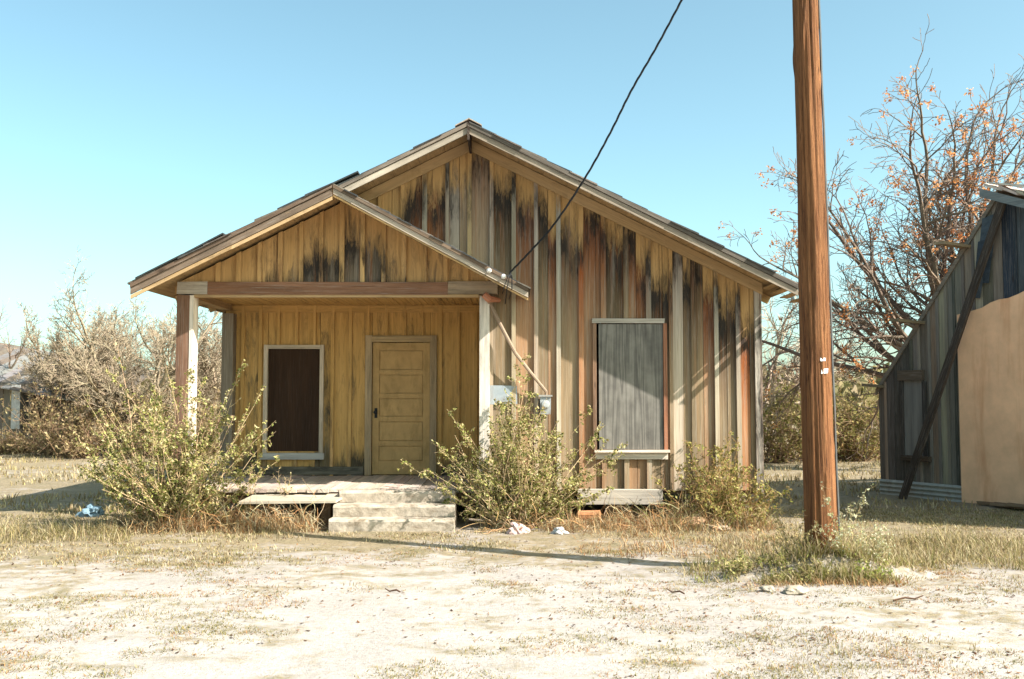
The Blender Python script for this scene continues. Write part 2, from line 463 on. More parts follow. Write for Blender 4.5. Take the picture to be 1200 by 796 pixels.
# --- side and back walls
b = MB()
for i in range(29):
    y0 = YM + .03 + i * .3
    if y0 + .3 > YB: break
    b.box(X_R - .03, X_R - .005, y0, y0 + .297, Z_W0, zroof(X_R) - TH - .01, jit(BROWN), pd=.3)
    b.box(X_R - .005, X_R + .017, y0 - .03, y0 + .03, Z_W0, zroof(X_R) - TH - .012, jit(LGREY), pd=.3)
b.build('side_wall', M['wall'], house)
b = MB()
for i in range(23):
    y0 = YD + .03 + i * .3
    if y0 + .3 > YB: break
    b.box(X_L, X_L + .025, y0, y0 + .297, Z_W0 - .1, zroof(X_L) - TH - .01, jit(BROWN), pd=.5)
    b.box(X_L - .02, X_L, y0 - .03, y0 + .03, Z_W0 - .1, zroof(X_L) - TH - .012, jit(LGREY), pd=.5)
b.build('side_wall', M['wall'], house)
b = MB()
x = X_L + .03
while x < X_R - .04:
    x1 = min(x + .3, X_R - .035)
    b.hexa([(x, YB - .02, -.05), (x1 - .003, YB - .02, -.05), (x1 - .003, YB, -.05), (x, YB, -.05), (x, YB - .02, ztop_main(x)), (x1 - .003, YB - .02, ztop_main(x1)), (x1 - .003, YB, ztop_main(x1)), (x, YB, ztop_main(x))], jit(BROWN), pd=.4)
    x += .3
b.build('back_wall', M['wall'], house)
b = MB()   # floor frame that keeps the light out under the rooms
b.box(X_P + .05, X_R - .06, YM + .05, YB - .1, Z_W0 - .06, Z_W0 - .01, BROWN, (0, 1, 0))
b.box(X_L + .06, X_P + .05, YD + .05, YB - .1, Z_W0 - .06, Z_W0 - .01, BROWN, (0, 1, 0))
b.build('floor_frame', M['wood'], house)
b = MB()
b.box(PX(676, YM - .03), PX(775, YM - .03), YM - .07, YM - .044, PZ(591, YM), PZ(573, YM), LGREY, (1, 0, 0), j=.008)
b.build('skirt_board', M['wood'], house)
for px, w in ((722, .26), (604, .3), (860, .3), (300, .28)):
    b = MB(); x = PX(px, YM + .15); b.box(x - w / 2, x + w / 2, YM + .02, YM + .3, -.06, Z_W0 - .06, jit(BROWN if px == 722 else GREY), j=.012)
    b.build('foundation_pier', M['wood'], house)

# --- porch: back wall, inner wall, ceiling, floor
door_op = (PX(436, YD), PX(504, YD), Z_DECK + .005, PZ(401, YD))
win_l = (PX(314, YD), PX(375, YD), PZ(529, YD), PZ(409, YD))
XPB = [X_L + .02 + .272 * k for k in range(16) if X_L + .02 + .272 * k < X_P - .05] + [X_P]
def pd_porch(q):
    h = q.z - Z_DECK
    w = .95 if h > .3 else .2 + .75 * max(0, h) / .3
    return w + .25 * mnoise.noise(Vector((q.x * 2.1, q.z * .4, 7)))
b = MB()
dark_cols = {3: .5, 9: .3}
wall_boards(b, XPB, YD, Z_DECK - .05, lambda x: Z_CEIL, lambda i: jit(lin(106, 92, 66)), pd_porch,
            lambda i: jit(OLDTAN) if 0 < i < len(XPB) - 1 else None, [door_op, win_l], bat_w=.05, bat_t=.034)
b.build('porch_wall', M['porch_wall'], house)['label'] = 'shaded wall under the porch that keeps its mustard yellow paint'
b = MB()
b.box(X_L + .03, X_P, YD - .028, YD - .003, Z_CEIL - .11, Z_CEIL - .002, OLDTAN, (1, 0, 0), pd=.9)
b.build('wall_trim', M['porch_wall'], house); b = MB()
b.box(X_L + .03, PX(427, YD), YD - .038, YD - .004, Z_DECK + .01, Z_DECK + .13, lin(104, 98, 84), (1, 0, 0), pd=.12)
b.build('wall_trim', M['porch_wall'], house)
b = MB()
for k in range(7):
    y0 = YM + .03 + k * .265
    b.box(X_P, X_P + .025, y0, y0 + .262, Z_W0, Z_CEIL, jit(BROWN), pd=lambda q: .8)
b.build('inner_wall', M['porch_wall'], house)
b = MB(); x = X_L + .05
while x < X_P - .01:
    b.box(x, min(x + .078, X_P - .002), YP + .14, YD + .02, Z_CEIL + random.uniform(0, .004), Z_CEIL + .02, jit(lin(170, 132, 66)), (0, 1, 0), pd=.92 if x < X_P - .8 else .6)
    x += .085
b.build('porch_ceiling', M['porch_wall'], house)['label'] = 'narrow beadboard porch ceiling'
b = MB(); x = X_L - .05
while x < X_P + .02:
    w = random.uniform(.11, .15)
    yf = YP - .22 + random.uniform(-.02, .05)
    if PX(395, 12.8) < x + w and x < PX(540, 12.8): yf = YP - .14
    b.box(x, x + w - .006, yf, YD - .01, Z_DECK - .045 + random.uniform(-.004, .004), Z_DECK + random.uniform(-.006, .006) - .004, jit(lin(176, 160, 146), .15), (0, 1, 0))
    x += w
b.build('porch_floor', M['wood'], house)
b = MB()
b.box(X_L, X_P, YP - .06, YP - .01, Z_DECK - .2, Z_DECK - .05, BROWN, (1, 0, 0))
b.box(X_L, X_P, YD - .2, YD - .15, Z_DECK - .2, Z_DECK - .05, BROWN, (1, 0, 0))
b.build('floor_joist', M['wood'], house)

# --- porch posts and beam
def post(x0, x1, y0, y1, z0, z1, tone, pd=.1):
    b = MB(); e = .012
    for k in range(5):
        za, zb = z0 + (z1 - z0) * k / 5, z0 + (z1 - z0) * (k + 1) / 5
        b_hexa_cont(b, [(x0, y0, za), (x1, y0, za), (x1, y1, za), (x0, y1, za), (x0, y0, zb), (x1, y0, zb), (x1, y1, zb), (x0, y1, zb)], tone, lambda q: pd, k == 0)
    return b
o = post(X_L - .02, X_L + .15, YP + .003, YP + .2, Z_DECK - .03, Z_BB - .002, lin(112, 82, 64)).build('porch_post', M['trim'], house)
o['label'] = 'reddish weathered front corner post of the porch'
o2 = post(X_L + .152, X_L + .2, YP - .004, YP + .205, Z_DECK - .03, Z_BB - .002, lin(222, 208, 192), .0).build('lit_side_strip', M['wood'], o)  # pale strip added as the post's sunlit side, the light in its colour
post(X_L + .03, X_L + .2, YD - .22, YD - .045, Z_DECK - .003, Z_CEIL - .14, lin(128, 116, 100)).build('porch_post', M['trim'], house)
post(X_P - .11, X_P + .02, YP + .06, YP + .218, Z_DECK - .03, Z_BB - .002, WHITE, .05).build('porch_post', M['trim'], house)
b = MB()
xb1 = PX(583, YP); xa = X_L - .02
def pd_beam(q): return .1
b.box(xa, xa + .4, YP, YP + .16, Z_BB + .015, Z_BT, LGREY, (1, 0, 0), pd=pd_beam, j=.004)
b.box(xa + .402, xa + 3.55, YP - .004, YP + .16, Z_BB + .01, Z_BT - .004, lin(128, 92, 70), (1, 0, 0), pd=.05, j=.004)
b.box(xa + 3.552, xb1, YP, YP + .16, Z_BB + .018, Z_BT, lin(160, 140, 116), (1, 0, 0), pd=.2, j=.004)
b.build('porch_beam', M['trim'], house)
b = MB()
b.box(X_L + .19, X_P - .12, YP + .02, YP + .13, Z_BB - .025, Z_BB + .012, TAN, (1, 0, 0), pd=.85)
b.box(X_L + .0, X_L + .13, YP + .2, YD - .05, Z_BB - .02, Z_BB + .13, TAN, (0, 1, 0), pd=.6)
b.build('ceiling_trim', M['trim'], house)

# --- porch gable
XG = [Q0x + .272 * k for k in range(-9, 10) if X_L - .1 < Q0x + .272 * k < QT.x + .02]
def pd_gable(q):
    h = (q.z - Z_BT)
    c = math.exp(-((q.x - (Q0x - .05)) / .85) ** 2)
    return 1.0 - c * max(0, 1.05 - h * 1.3) + .12 * mnoise.noise(Vector((q.x * 1.6, 2, 1)))
b = MB()
wall_boards(b, XG, YP + .06, Z_BT - .02, lambda x: max(zporch(x) - TH - .03, Z_BT - .015), lambda i: jit(lin(92, 80, 66)), pd_gable, lambda i: jit(OLDTAN) if 1 < i < len(XG) - 2 else None)
b.build('gable_wall', M['wall'], house)['label'] = 'yellow boarded gable over the porch, black with mould along the foot'

# --- roofs
def slope_slab(b, x0, x1, zf, y0, y1, t_top, t_bot, tone, mi=0, axis=(0, 1, 0), j=0.0, pd=0.0):
    z0, z1 = zf(x0), zf(x1)
    c = [(x0, y0, z0 - t_bot), (x1, y0, z1 - t_bot), (x1, y1, z1 - t_bot), (x0, y1, z0 - t_bot), (x0, y0, z0 - t_top), (x1, y0, z1 - t_top), (x1, y1, z1 - t_top), (x0, y1, z0 - t_top)]
    if j: c = [(a, bb + random.uniform(-j, j), cc) for a, bb, cc in c]
    b.hexa(c, tone, axis, pd, mi)

def roof_side(b, xa, xb, zf, y0, y1, rows=.31):
    """decking boards under rows of shingles, from the ridge xa to the eave xb"""
    sgn = 1 if xb > xa else -1; n = int(abs(xb - xa) / rows)
    for k in range(n):
        u0, u1 = xa + (xb - xa) * k / n, xa + (xb - xa) * (k + 1) / n
        a, c = (u0, u1) if sgn > 0 else (u1, u0)
        slope_slab(b, a + .002, c - .002, zf, y0 + .02, y1, .036, TH - .012, jit(OLDTAN), 0, pd=.75)
        # a shingle row, lifted at its lower edge
        v1 = u1 + sgn * .03
        za, zc = zf(u0), zf(v1)
        lift = .004 + random.uniform(0, .006) + (random.random() < .2) * random.uniform(.005, .02)
        yq = y0 - .03 + random.uniform(-.025, .03)
        tone = jit(lin(*random.choice([(74, 72, 70), (92, 84, 76), (58, 60, 60), (120, 110, 100)])))
        pts = [(u0, za - .034, za - .02), (v1, zc - .03, zc - .014 + lift * .6)]
        if sgn < 0: pts = pts[::-1]
        (p0, b0, t0), (p1, b1, t1) = pts
        b.hexa([(p0, yq, b0), (p1, yq, b1), (p1, y1, b1), (p0, y1, b0), (p0, yq, t0), (p1, yq, t1), (p1, y1, t1), (p0, y1, t0)], tone, (0, 1, 0), 0, 1)

b = MB()
roof_side(b, R0.x + .01, XE_R, zroof, YR, YB + .4)
roof_side(b, R0.x - .01, Q0x + .02, zroof, YR, YB + .4)
roof_side(b, Q0x, XE_L, zroof, YQ, YB + .4)
roof = b.build('roof', [M['trim'], M['shingle']], house)
b = MB(); roof_side(b, Q0x + .012, QT.x, zporch, YQ, YM - .03, .13)
b.build('porch_roof', [M['trim'], M['shingle']], house)
b = MB()
for k in range(30):
    y0 = YR - .02 + k * .32
    if y0 > YB + .2: break
    for s in (-1, 1):
        c = random.uniform(.0, .012)
        pA = Vector((R0.x, y0, R0.z + .022 + c)); pB = Vector((R0.x + s * .17, y0, zroof(R0.x + .17) + .018 + c))
        b.hexa([pA + Vector((0, 0, -.014)), pB + Vector((0, 0, -.014)), pB + Vector((0, .31, -.014)), pA + Vector((0, .31, -.014)), pA, pB, pB + Vector((0, .31, 0)), pA + Vector((0, .31, 0))], jit(lin(150, 136, 122)), (0, 1, 0))
b.build('ridge_cap', M['shingle'], roof)
b = MB()  # sheet of dark roofing that has slipped and stands proud of the left slope
xs0, xs1 = P(326, 238, YR).x, P(420, 200, YR).x
for (xa_, xb_, l0, l1, ya_) in ((xs0, xs1, .06, .035, YR - .05), (P(215, 300, YQ).x, P(262, 275, YQ).x, .012, .03, YQ - .04), (P(160, 333, YQ).x, P(215, 300, YQ).x, .004, .012, YQ - .05)):
    b = MB(); b.hexa([(xa_, ya_, zroof(xa_) + l0 - .02), (xb_, ya_, zroof(xb_) + l1 - .02), (xb_, ya_ + 1.4, zroof(xb_) + l1 - .02), (xa_, ya_ + 1.4, zroof(xa_) + l0 - .02),
            (xa_, ya_, zroof(xa_) + l0), (xb_, ya_, zroof(xb_) + l1), (xb_, ya_ + 1.4, zroof(xb_) + l1), (xa_, ya_ + 1.4, zroof(xa_) + l0)], lin(52, 56, 56), (0, 1, 0))
    b.build('loose_roofing', M['shingle'], roof)

# --- rake boards: an upper moulding, a weathered face board and a plain lower board for each slope
def rake(x0, x1, zf, yf, upper, face, lower, hu=.045, hf=.11, hl=.0, name='rake_board', pdl=.75, split=1):
    b = MB()
    def strip(a, c, t0, t1, y0, y1, tone, pd):
        n = max(1, int(abs(c - a) / 1.1))
        for k in range(n):
            u0, u1 = a + (c - a) * k / n, a + (c - a) * (k + 1) / n
            if u0 > u1: u0, u1 = u1, u0
            z0, z1 = zf(u0) + random.uniform(-.005, .003), zf(u1) + random.uniform(-.005, .003)
            ax = (1, 0, (z1 - z0) / (u1 - u0))
            b.hexa([(u0, y0, z0 - t1), (u1, y0, z1 - t1), (u1, y1, z1 - t1), (u0, y1, z0 - t1), (u0, y0, z0 - t0), (u1, y0, z1 - t0), (u1, y1, z1 - t0), (u0, y1, z0 - t0)], tone, ax, pd)
    strip(x0, x1, .03, .03 + hu, yf - .028, yf + .018, upper, .05)
    strip(x0, x1, .03 + hu + .004, .03 + hu + hf, yf - .008, yf + .016, face, .22)
    if hl: strip(x0, x1, .03 + hu + hf + .005, .03 + hu + hf + hl, yf + .002, yf + .02, lower, pdl)
    return b.build(name, M['trim'], house)
GW = lin(150, 136, 120)
rake(R0.x + .012, XE_R, zroof, YR, lin(92, 84, 76), GW, TAN, .055, .085)
rake(R0.x - .012, Q0x + .05, zroof, YR, lin(120, 108, 96), lin(166, 154, 138), TAN, .05, .085)
rake(Q0x - .006, XE_L, zroof, YQ, lin(98, 80, 66), lin(120, 102, 86), lin(158, 126, 86), .05, .09, .05)
rake(Q0x + .006, QT.x, zporch, YQ, lin(104, 86, 70), lin(172, 157, 140), lin(186, 148, 98), .045, .075, .03, pdl=.4)
# frieze boards on the main wall under the soffit
def frieze(x0, x1, yw):
    b = MB(); n = 3
    for k in range(n):
        u0, u1 = x0 + (x1 - x0) * k / n, x0 + (x1 - x0) * (k + 1) / n
        if u0 > u1: u0, u1 = u1, u0
        z0, z1 = zroof(u0), zroof(u1); ax = (1, 0, (z1 - z0) / (u1 - u0))
        b.hexa([(u0, yw - .062, z0 - TH - .15), (u1, yw - .062, z1 - TH - .15), (u1, yw - .042, z1 - TH - .15), (u0, yw - .042, z0 - TH - .15),
                (u0, yw - .062, z0 - TH), (u1, yw - .062, z1 - TH), (u1, yw - .042, z1 - TH), (u0, yw - .042, z0 - TH)], lin(200, 160, 104), ax, .9)
    b.build('frieze_board', M['trim'], house)
frieze(R0.x + .006, X_R + .02, YM); frieze(R0.x - .006, Q0x - .3, YM)
b = MB()   # ridge joint
b.box(R0.x - .014, R0.x + .014, YR - .034, YM - .05, zroof(R0.x) - .26, zroof(R0.x) - .035, lin(48, 36, 28), (0, 1, 0))
b.build('ridge_beam', M['wood'], house)
b = MB()   # rafter tails at both eaves
for k in range(12):
    y = YM + .5 + k * .75
    if y > YB: break
    for xw, xe in ((X_R, XE_R - .05), (X_L, XE_L + .08)):
        z0, z1 = zroof(xw) - TH - .06, zroof(xe) - TH - .06
        b = MB(); b.beam((xw, y, z0), (xe, y, z1), .045, .1, tone=jit(OLDTAN), pd=.5)
        b.build('rafter_tail', M['trim'], house)
b = MB()   # barge soffit blocks seen from below at the right eave and at the porch's left eave
for k in range(4):
    xw = X_R + .03 + k * .12
    b.box(xw, xw + .1, YR + .03, YM + .02, zroof(xw + .05) - TH - .04, zroof(xw + .05) - TH - .024, jit(lin(206, 168, 110)), (0, 1, 0), pd=.7)
b.build('soffit', M['trim'], house)

# --- front door
def pbox(b, px0, px1, py0, py1, y0, y1, tone, axis=(0, 0, 1), pd=0.0, j=0.0, ref=None):
    r = ref or y0
    b.box(PX(px0, r), PX(px1, r), y0, y1, PZ(py1, r), PZ(py0, r), tone, axis, pd, j=j)
DY = YD + .02
dt = lin(178, 145, 96)
b = MB()
x0, x1, z0, z1 = door_op[0] + .006, door_op[1] - .006, Z_DECK + .012, door_op[3] - .006
b.box(x0, x1, DY + .022, DY + .04, z0, z1, lin(96, 78, 46), pd=0)
st = .1
b.box(x0, x0 + st, DY - .004, DY + .022, z0, z1, dt); b.box(x1 - st, x1, DY - .004, DY + .022, z0, z1, dt)
H = z1 - z0
rails = ((0, .2), (.215, .07), (.4, .07), (.575, .07), (.755, .07), (.94, .115))
for f, h in rails: b.box(x0 + st + .001, x1 - st - .001, DY - .003, DY + .022, z0 + f * H, min(z0 + f * H + h, z1), jit(dt, .05), (1, 0, 0))
for (f, h), (f2, _) in zip(rails[:-1], rails[1:]):
    b.box(x0 + st + .013, x1 - st - .013, DY + .004, DY + .022, z0 + f * H + h + .014, z0 + f2 * H - .014, jit(dt, .05), (1, 0, 0))
mdoor = plain_mat('door_paint', dt, .14, 5, .75, .1, stain=(lin(120, 98, 58), (6, 6, 2), .5))
door = b.build('door', mdoor, house); door['label'] = 'olive yellow panelled door with five horizontal panels'
b = MB(); hx = x0 + .055; hz = PZ(483, DY)
b.tube([(hx, DY - .004, hz), (hx, DY - .03, hz), (hx, DY - .035, hz), (hx, DY - .06, hz), (hx, DY - .072, hz)], [.012, .012, .026, .03, .012], 12, (.03, .025, .02))
b.box(hx - .022, hx + .022, DY - .009, DY - .003, hz - .09, hz + .06, (.03, .025, .02)); b.build('handle', M['black'], door, smooth=False)
b = MB(); fw = .1
b.box(door_op[0] - fw, door_op[0], YD - .047, YD + .03, Z_DECK + .003, door_op[3] + fw, lin(166, 144, 112), pd=.15)
b.box(door_op[1], door_op[1] + fw, YD - .047, YD + .03, Z_DECK + .003, door_op[3] + fw, lin(166, 144, 112), pd=.15)
b.box(door_op[0] + .001, door_op[1] - .001, YD - .045, YD + .03, door_op[3], door_op[3] + fw - .002, lin(170, 146, 108), (1, 0, 0), pd=.3)
b.build('door_frame', M['trim'], house)
# --- boarded window under the porch
b = MB(); b.box(win_l[0] + .003, win_l[1] - .003, YD + .012, YD + .03, win_l[2], win_l[3], lin(54, 37, 25))
w = b.build('window', M['ply_dark'], house); w['label'] = 'window closed with dark brown plywood'
b = MB(); f = .06
b.box(win_l[0] - f, win_l[0], YD - .045, YD + .03, win_l[2] - .02, win_l[3] + f, lin(196, 180, 158), pd=.1)
b.box(win_l[1], win_l[1] + f, YD - .045, YD + .03, win_l[2] - .02, win_l[3] + f, lin(196, 180, 158), pd=.1)
b.box(win_l[0] + .001, win_l[1] - .001, YD - .043, YD + .03, win_l[3], win_l[3] + f - .002, lin(196, 180, 158), (1, 0, 0), pd=.1)
b.build('frame', M['trim'], w)
b = MB(); b.box(win_l[0] - f - .03, win_l[1] + f + .02, YD - .07, YD + .02, win_l[2] - .12, win_l[2] - .022, lin(168, 166, 160), (1, 0, 0)); b.build('sill', M['trim'], w)
# --- boarded window in the sunlit wall
b = MB(); b.box(win_r[0] + .03, win_r[1] - .004, YM - .03, YM - .012, win_r[2] + .004, win_r[3] - .012, lin(160, 150, 140))
w2 = b.build('window', M['ply'], house); w2['label'] = 'window closed with a grey weathered plywood sheet'
b = MB()
b.box(win_r[0] - .05, win_r[0] - .002, YM - .056, YM + .015, win_r[2], win_r[3] - .004, lin(120, 92, 72))
b.box(win_r[1] + .002, win_r[1] + .05, YM - .054, YM + .015, win_r[2], win_r[3] - .004, lin(150, 100, 74))
b.box(win_r[0] - .06, win_r[1] + .02, YM - .055, YM + .01, win_r[3], win_r[3] + .06, LGREY, (1, 0, 0), j=.004)
b.build('frame', M['wood'], w2)
b = MB()
b.box(win_r[0] - .04, win_r[1] + .07, YM - .11, YM + .01, win_r[2] - .03, win_r[2] - .002, lin(206, 190, 172), (1, 0, 0), j=.003)
b.box(win_r[0] - .02, win_r[1] + .05, YM - .05, YM - .005, win_r[2] - .125, win_r[2] - .033, lin(212, 198, 180), (1, 0, 0))
b.build('sill', M['wood'], w2)
# insulators on the porch rake
for px, py in ((573, 317), (590, 324)):
    p = P(px, py, YQ - .09); b = MB()
    b.tube([p + Vector((0, .07, 0)), p + Vector((0, .05, 0)), p + Vector((0, .045, 0)), p + Vector((0, .02, 0)), p + Vector((0, .012, 0)), p + Vector((0, -.012, 0)), p + Vector((0, -.02, 0))], [.01, .012, .03, .032, .018, .027, .01], 12, WHITE)
    b.build('insulator', M['ceramic'], house, smooth=True)

# ------------------------------------------------------------------ things about the house
def steps():
    b = MB(); xl, xr = PX(398, 12.6), PX(534, 12.6)
    n = 3; z1 = Z_DECK - .01; dz = z1 / 3
    for k, (yf, ex) in enumerate(((12.1, .03), (12.35, .02), (12.62, -.01))):
        z0 = -.08 if k == 0 else dz * k + .002; z = dz * (k + 1)
        nx, yb_ = 14, YP - .16
        rows = []
        # a lumpy block: front face subdivided, rounded nosing
        prof = [(yf + .012, z0), (yf + .004, z0 + (z - z0) * .5), (yf, z - .03), (yf + .012, z - .006), (yf + .04, z), ((yf + yb_) / 2, z), (yb_, z)]
        V = []
        for i in range(nx + 1):
            x = xl - ex + (xr + ex * .4 - xl + ex) * i / nx
            for j, (y, zz) in enumerate(prof):
                a = .010 if 0 < j < 6 else .003
                V.append((x + random.uniform(-.003, .003), y + mnoise.noise(Vector((x * 6, zz * 9, k * 7))) * a, zz + mnoise.noise(Vector((x * 5, y * 5, k * 3 + 20))) * a * .8))
        m_ = len(prof)
        Fs = [(i * m_ + j, (i + 1) * m_ + j, (i + 1) * m_ + j + 1, i * m_ + j + 1) for i in range(nx) for j in range(m_ - 1)]
        o = len(V)
        for e in (0, nx):   # end walls
            V += [V[e * m_ + j] for j in range(m_)] + [(V[e * m_][0], yb_, z0)]
            idx = list(range(o, o + m_ + 1)); o += m_ + 1
            Fs.append(tuple(idx if e == nx else idx[::-1]))
        b.add(V, Fs, (.5, .5, .5))
    tag(b.build('concrete_steps', M['concrete'], origin=(xl + .7, 12.5, 0)), 'three pale cracked concrete steps leading up to the porch', 'steps')
steps()

b = MB(); ya = YP - .23
a0, a1 = P(279, 583, ya - .38), P(400, 583, ya - .38)
zt = Z_DECK - .075
b.hexa([(a0.x, ya - .36, zt - .075), (a1.x - .07, ya - .36, zt - .06), (a1.x + .03, ya + .18, zt - .0), (a0.x + .1, ya + .18, zt - .01),
        (a0.x, ya - .36, zt - .045), (a1.x - .07, ya - .36, zt - .03), (a1.x + .03, ya + .18, zt + .02), (a0.x + .1, ya + .18, zt + .018)], lin(172, 160, 142), (1, 0, 0))
b.box(a0.x + .25, a0.x + .36, ya - .1, ya + .05, -.06, zt - .03, BROWN); b.box(a1.x - .3, a1.x - .18, ya - .1, ya + .05, -.06, zt - .02, BROWN)
tag(b.build('loose_plank', M['wood'], origin=(a0.x + .6, ya, 0)), 'grey sagging plank step beside the concrete steps', 'plank')

mz = P(639, 474, YM)
meter = thing('meter_box', 'small grey electric meter box on the wall behind the middle bush', 'meter box', (mz.x, YM, mz.z))
b = MB(); b.box(mz.x - .07, mz.x + .07, YM - .11, YM - .024, mz.z - .13, mz.z + .1, (.32, .33, .33), j=.003)
b.box(mz.x - .09, mz.x + .09, YM - .13, YM - .024, mz.z + .102, mz.z + .125, (.35, .33, .3)); b.build('case', M['metal'], meter)
b = MB(); b.tube([(mz.x, YM - .112, mz.z), (mz.x, YM - .13, mz.z), (mz.x, YM - .16, mz.z), (mz.x, YM - .165, mz.z)], [.055, .055, .05, .03], 14, (.45, .47, .47)); b.build('dial', M['metal'], meter)
b = MB(); r_ = YM - .03
pbox(b, 573, 606, 452, 474, r_ - .006, r_, (.30, .335, .36), j=.004, ref=r_)
tag(b.build('metal_plate', M['metal'], origin=P(590, 463, r_)), 'blank pale metal plate nailed on the wall beside the porch', 'plate')
b = MB()
pts = [P(571, 346, YP - .06), P(574, 356, YM - .16), P(590, 388, YM - .15), P(604, 414, YM - .16), P(622, 437, YM - .14), P(640, 459, YM - .09), P(640, 466, YM - .07)]
b.tube(pts, [.03, .028, .027, .026, .024, .022, .02], 8, lin(150, 128, 108))
b.tube([P(567, 345, YP - .07), P(572, 350, YP - .05), P(585, 352, YM - .1)], [.045, .05, .03], 8, lin(168, 112, 86))
tag(b.build('service_pipe', M['wood'], origin=pts[3]), 'bent weathered conduit slanting down the wall to the meter box', 'pipe')

# ------------------------------------------------------------------ utility pole and its line
YU = 9.25
pb = P(962.5, 640, YU); pt_ = P(943.5, 0, YU)
pdir = (pt_ - pb) / (pt_.z - pb.z)
ztop = 7.4
pole = thing('utility_pole', 'tall bare reddish timber utility pole in front of the house', 'utility pole', (pb.x + pdir.x * (0 - pb.z), YU, 0))
def pole_at(z): return Vector((pb.x + pdir.x * (z - pb.z), YU, z))
def make_pole():
    n, sd = 150, 84; V, G, Fs = [], [], []
    for i in range(n + 1):
        z = -.15 + (ztop + .15) * i / n; c = pole_at(z)
        r = .148 - (.148 - .111) * min(1, max(0, z / 5.2))
        for k in range(sd):
            th = 2 * math.pi * k / sd
            d = mnoise.noise(Vector((math.cos(th) * 3.2, math.sin(th) * 3.2, z * .45))) * .012 + mnoise.noise(Vector((math.cos(th) * 9, math.sin(th) * 9, z * .8 + 9))) * .007
            d += mnoise.noise(Vector((math.cos(th) * 17, math.sin(th) * 17, z * .9))) * .006
            kn = mnoise.noise(Vector((math.cos(th) * 4, math.sin(th) * 4, z * 2.6 + 40)))
            if kn > .42: d += (kn - .42) * .05
            for cr, wd in ((4.35, .09), (5.6, .07), (3.9, .06), (4.9, .045), (5.2, .05)):   # long drying checks
                w_ = abs(((th - cr - .12 * math.sin(z * 1.3 + cr) + math.pi) % (2 * math.pi)) - math.pi)
                if w_ < wd * 1.3: d -= .012 * (1 - w_ / (wd * 1.3)) * (0.5 + .5 * math.sin(z * 2.1 + cr * 3))
            V.append(c + Vector((math.cos(th), math.sin(th), 0)) * (r + d)); G.append((math.cos(th) * .2, math.sin(th) * .2, z))
    for i in range(n):
        for k in range(sd): Fs.append((i * sd + k, i * sd + (k + 1) % sd, (i + 1) * sd + (k + 1) % sd, (i + 1) * sd + k))
    Fs.append(tuple(n * sd + k for k in range(sd)))
    b = MB(); b.add(V, Fs, (.3, .2, .1), G); b.build('shaft', M['pole'], pole, smooth=True)
    b = MB(); pts = []
    for i in range(40):
        z = -.05 + (ztop - .3) * i / 39; r = .148 - .037 * min(1, max(0, z / 5.2)); c = pole_at(z)
        pts.append(c + Vector((r + .012, -.03 + .006 * math.sin(i * 1.3), 0)))
    b.tube(pts, .011, 6, lin(96, 98, 98)); b.build('ground_wire', M['metal'], pole)
    for px, py, s in ((964, 421, .024), (965.5, 435, .033)):
        p = P(px, py, YU - .134); b = MB()
        b.box(p.x - s * .8, p.x + s, p.y - .004, p.y + .006, p.z - s * .7, p.z + s * .6, (.8, .8, .78), j=.006)
        b.build('paper_tag', M['paper'], pole)
    b = MB(); c = pole_at(ztop - .25)
    b.tube([c + Vector((-.1, 0, 0)), c + Vector((-.17, 0, 0)), c + Vector((-.18, 0, 0)), c + Vector((-.24, 0, 0))], [.012, .014, .04, .035], 10, WHITE); b.build('insulator', M['ceramic'], pole, smooth=True)
make_pole()
def power_line():
    b = MB(); wp = [(598, 319), (622, 294), (650, 262), (686, 208), (715, 156), (740, 106), (770, 54), (800, -2)]
    Ys = np.linspace(YQ - .08, 10.9, len(wp)); pts = [P(x, y, float(Y)) for (x, y), Y in zip(wp, Ys)]
    end = pole_at(ztop - .25) + Vector((-.24, 0, 0)); l = pts[-1]; d = (pts[-1] - pts[-2]).normalized()
    c1 = l + d * (end - l).length * .5
    for t in np.linspace(.12, 1, 9): pts.append(l * (1 - t) ** 2 + c1 * 2 * t * (1 - t) + end * t * t)
    fine = []
    for i in range(len(pts) - 1):
        p0, p1, p2, p3 = pts[max(i - 1, 0)], pts[i], pts[i + 1], pts[min(i + 2, len(pts) - 1)]
        for s in range(14):
            t = s / 14
            fine.append(.5 * ((2 * p1) + (p2 - p0) * t + (2 * p0 - 5 * p1 + 4 * p2 - p3) * t * t + (3 * p1 - p0 - 3 * p2 + p3) * t ** 3))
    fine.append(pts[-1])
    # two insulated leads twisted round a bare one
    for ph in (0, 2.1, 4.2):
        q = [p + Vector((math.cos(i * .55 + ph), .3 * math.sin(i * .55 + ph), math.sin(i * .55 + ph))) * .007 for i, p in enumerate(fine)]
        b.tube(q, .0072, 5, (.02, .02, .02))
    s = fine[0]
    for dx, e in ((-.01, (592, 356)), (.02, (597, 350)), (-.03, (589, 344))):
        q = [s, s + Vector((dx, -.04, -.06)), s + Vector((dx * 2 - .02, -.02, -.2)), P(e[0], e[1], YM - .12)]
        b.tube(q, .007, 5, (.02, .02, .02))
    tag(b.build('power_line', M['black'], origin=s), 'black twisted service cable sagging from the pole to the porch gable', 'cable')
power_line()

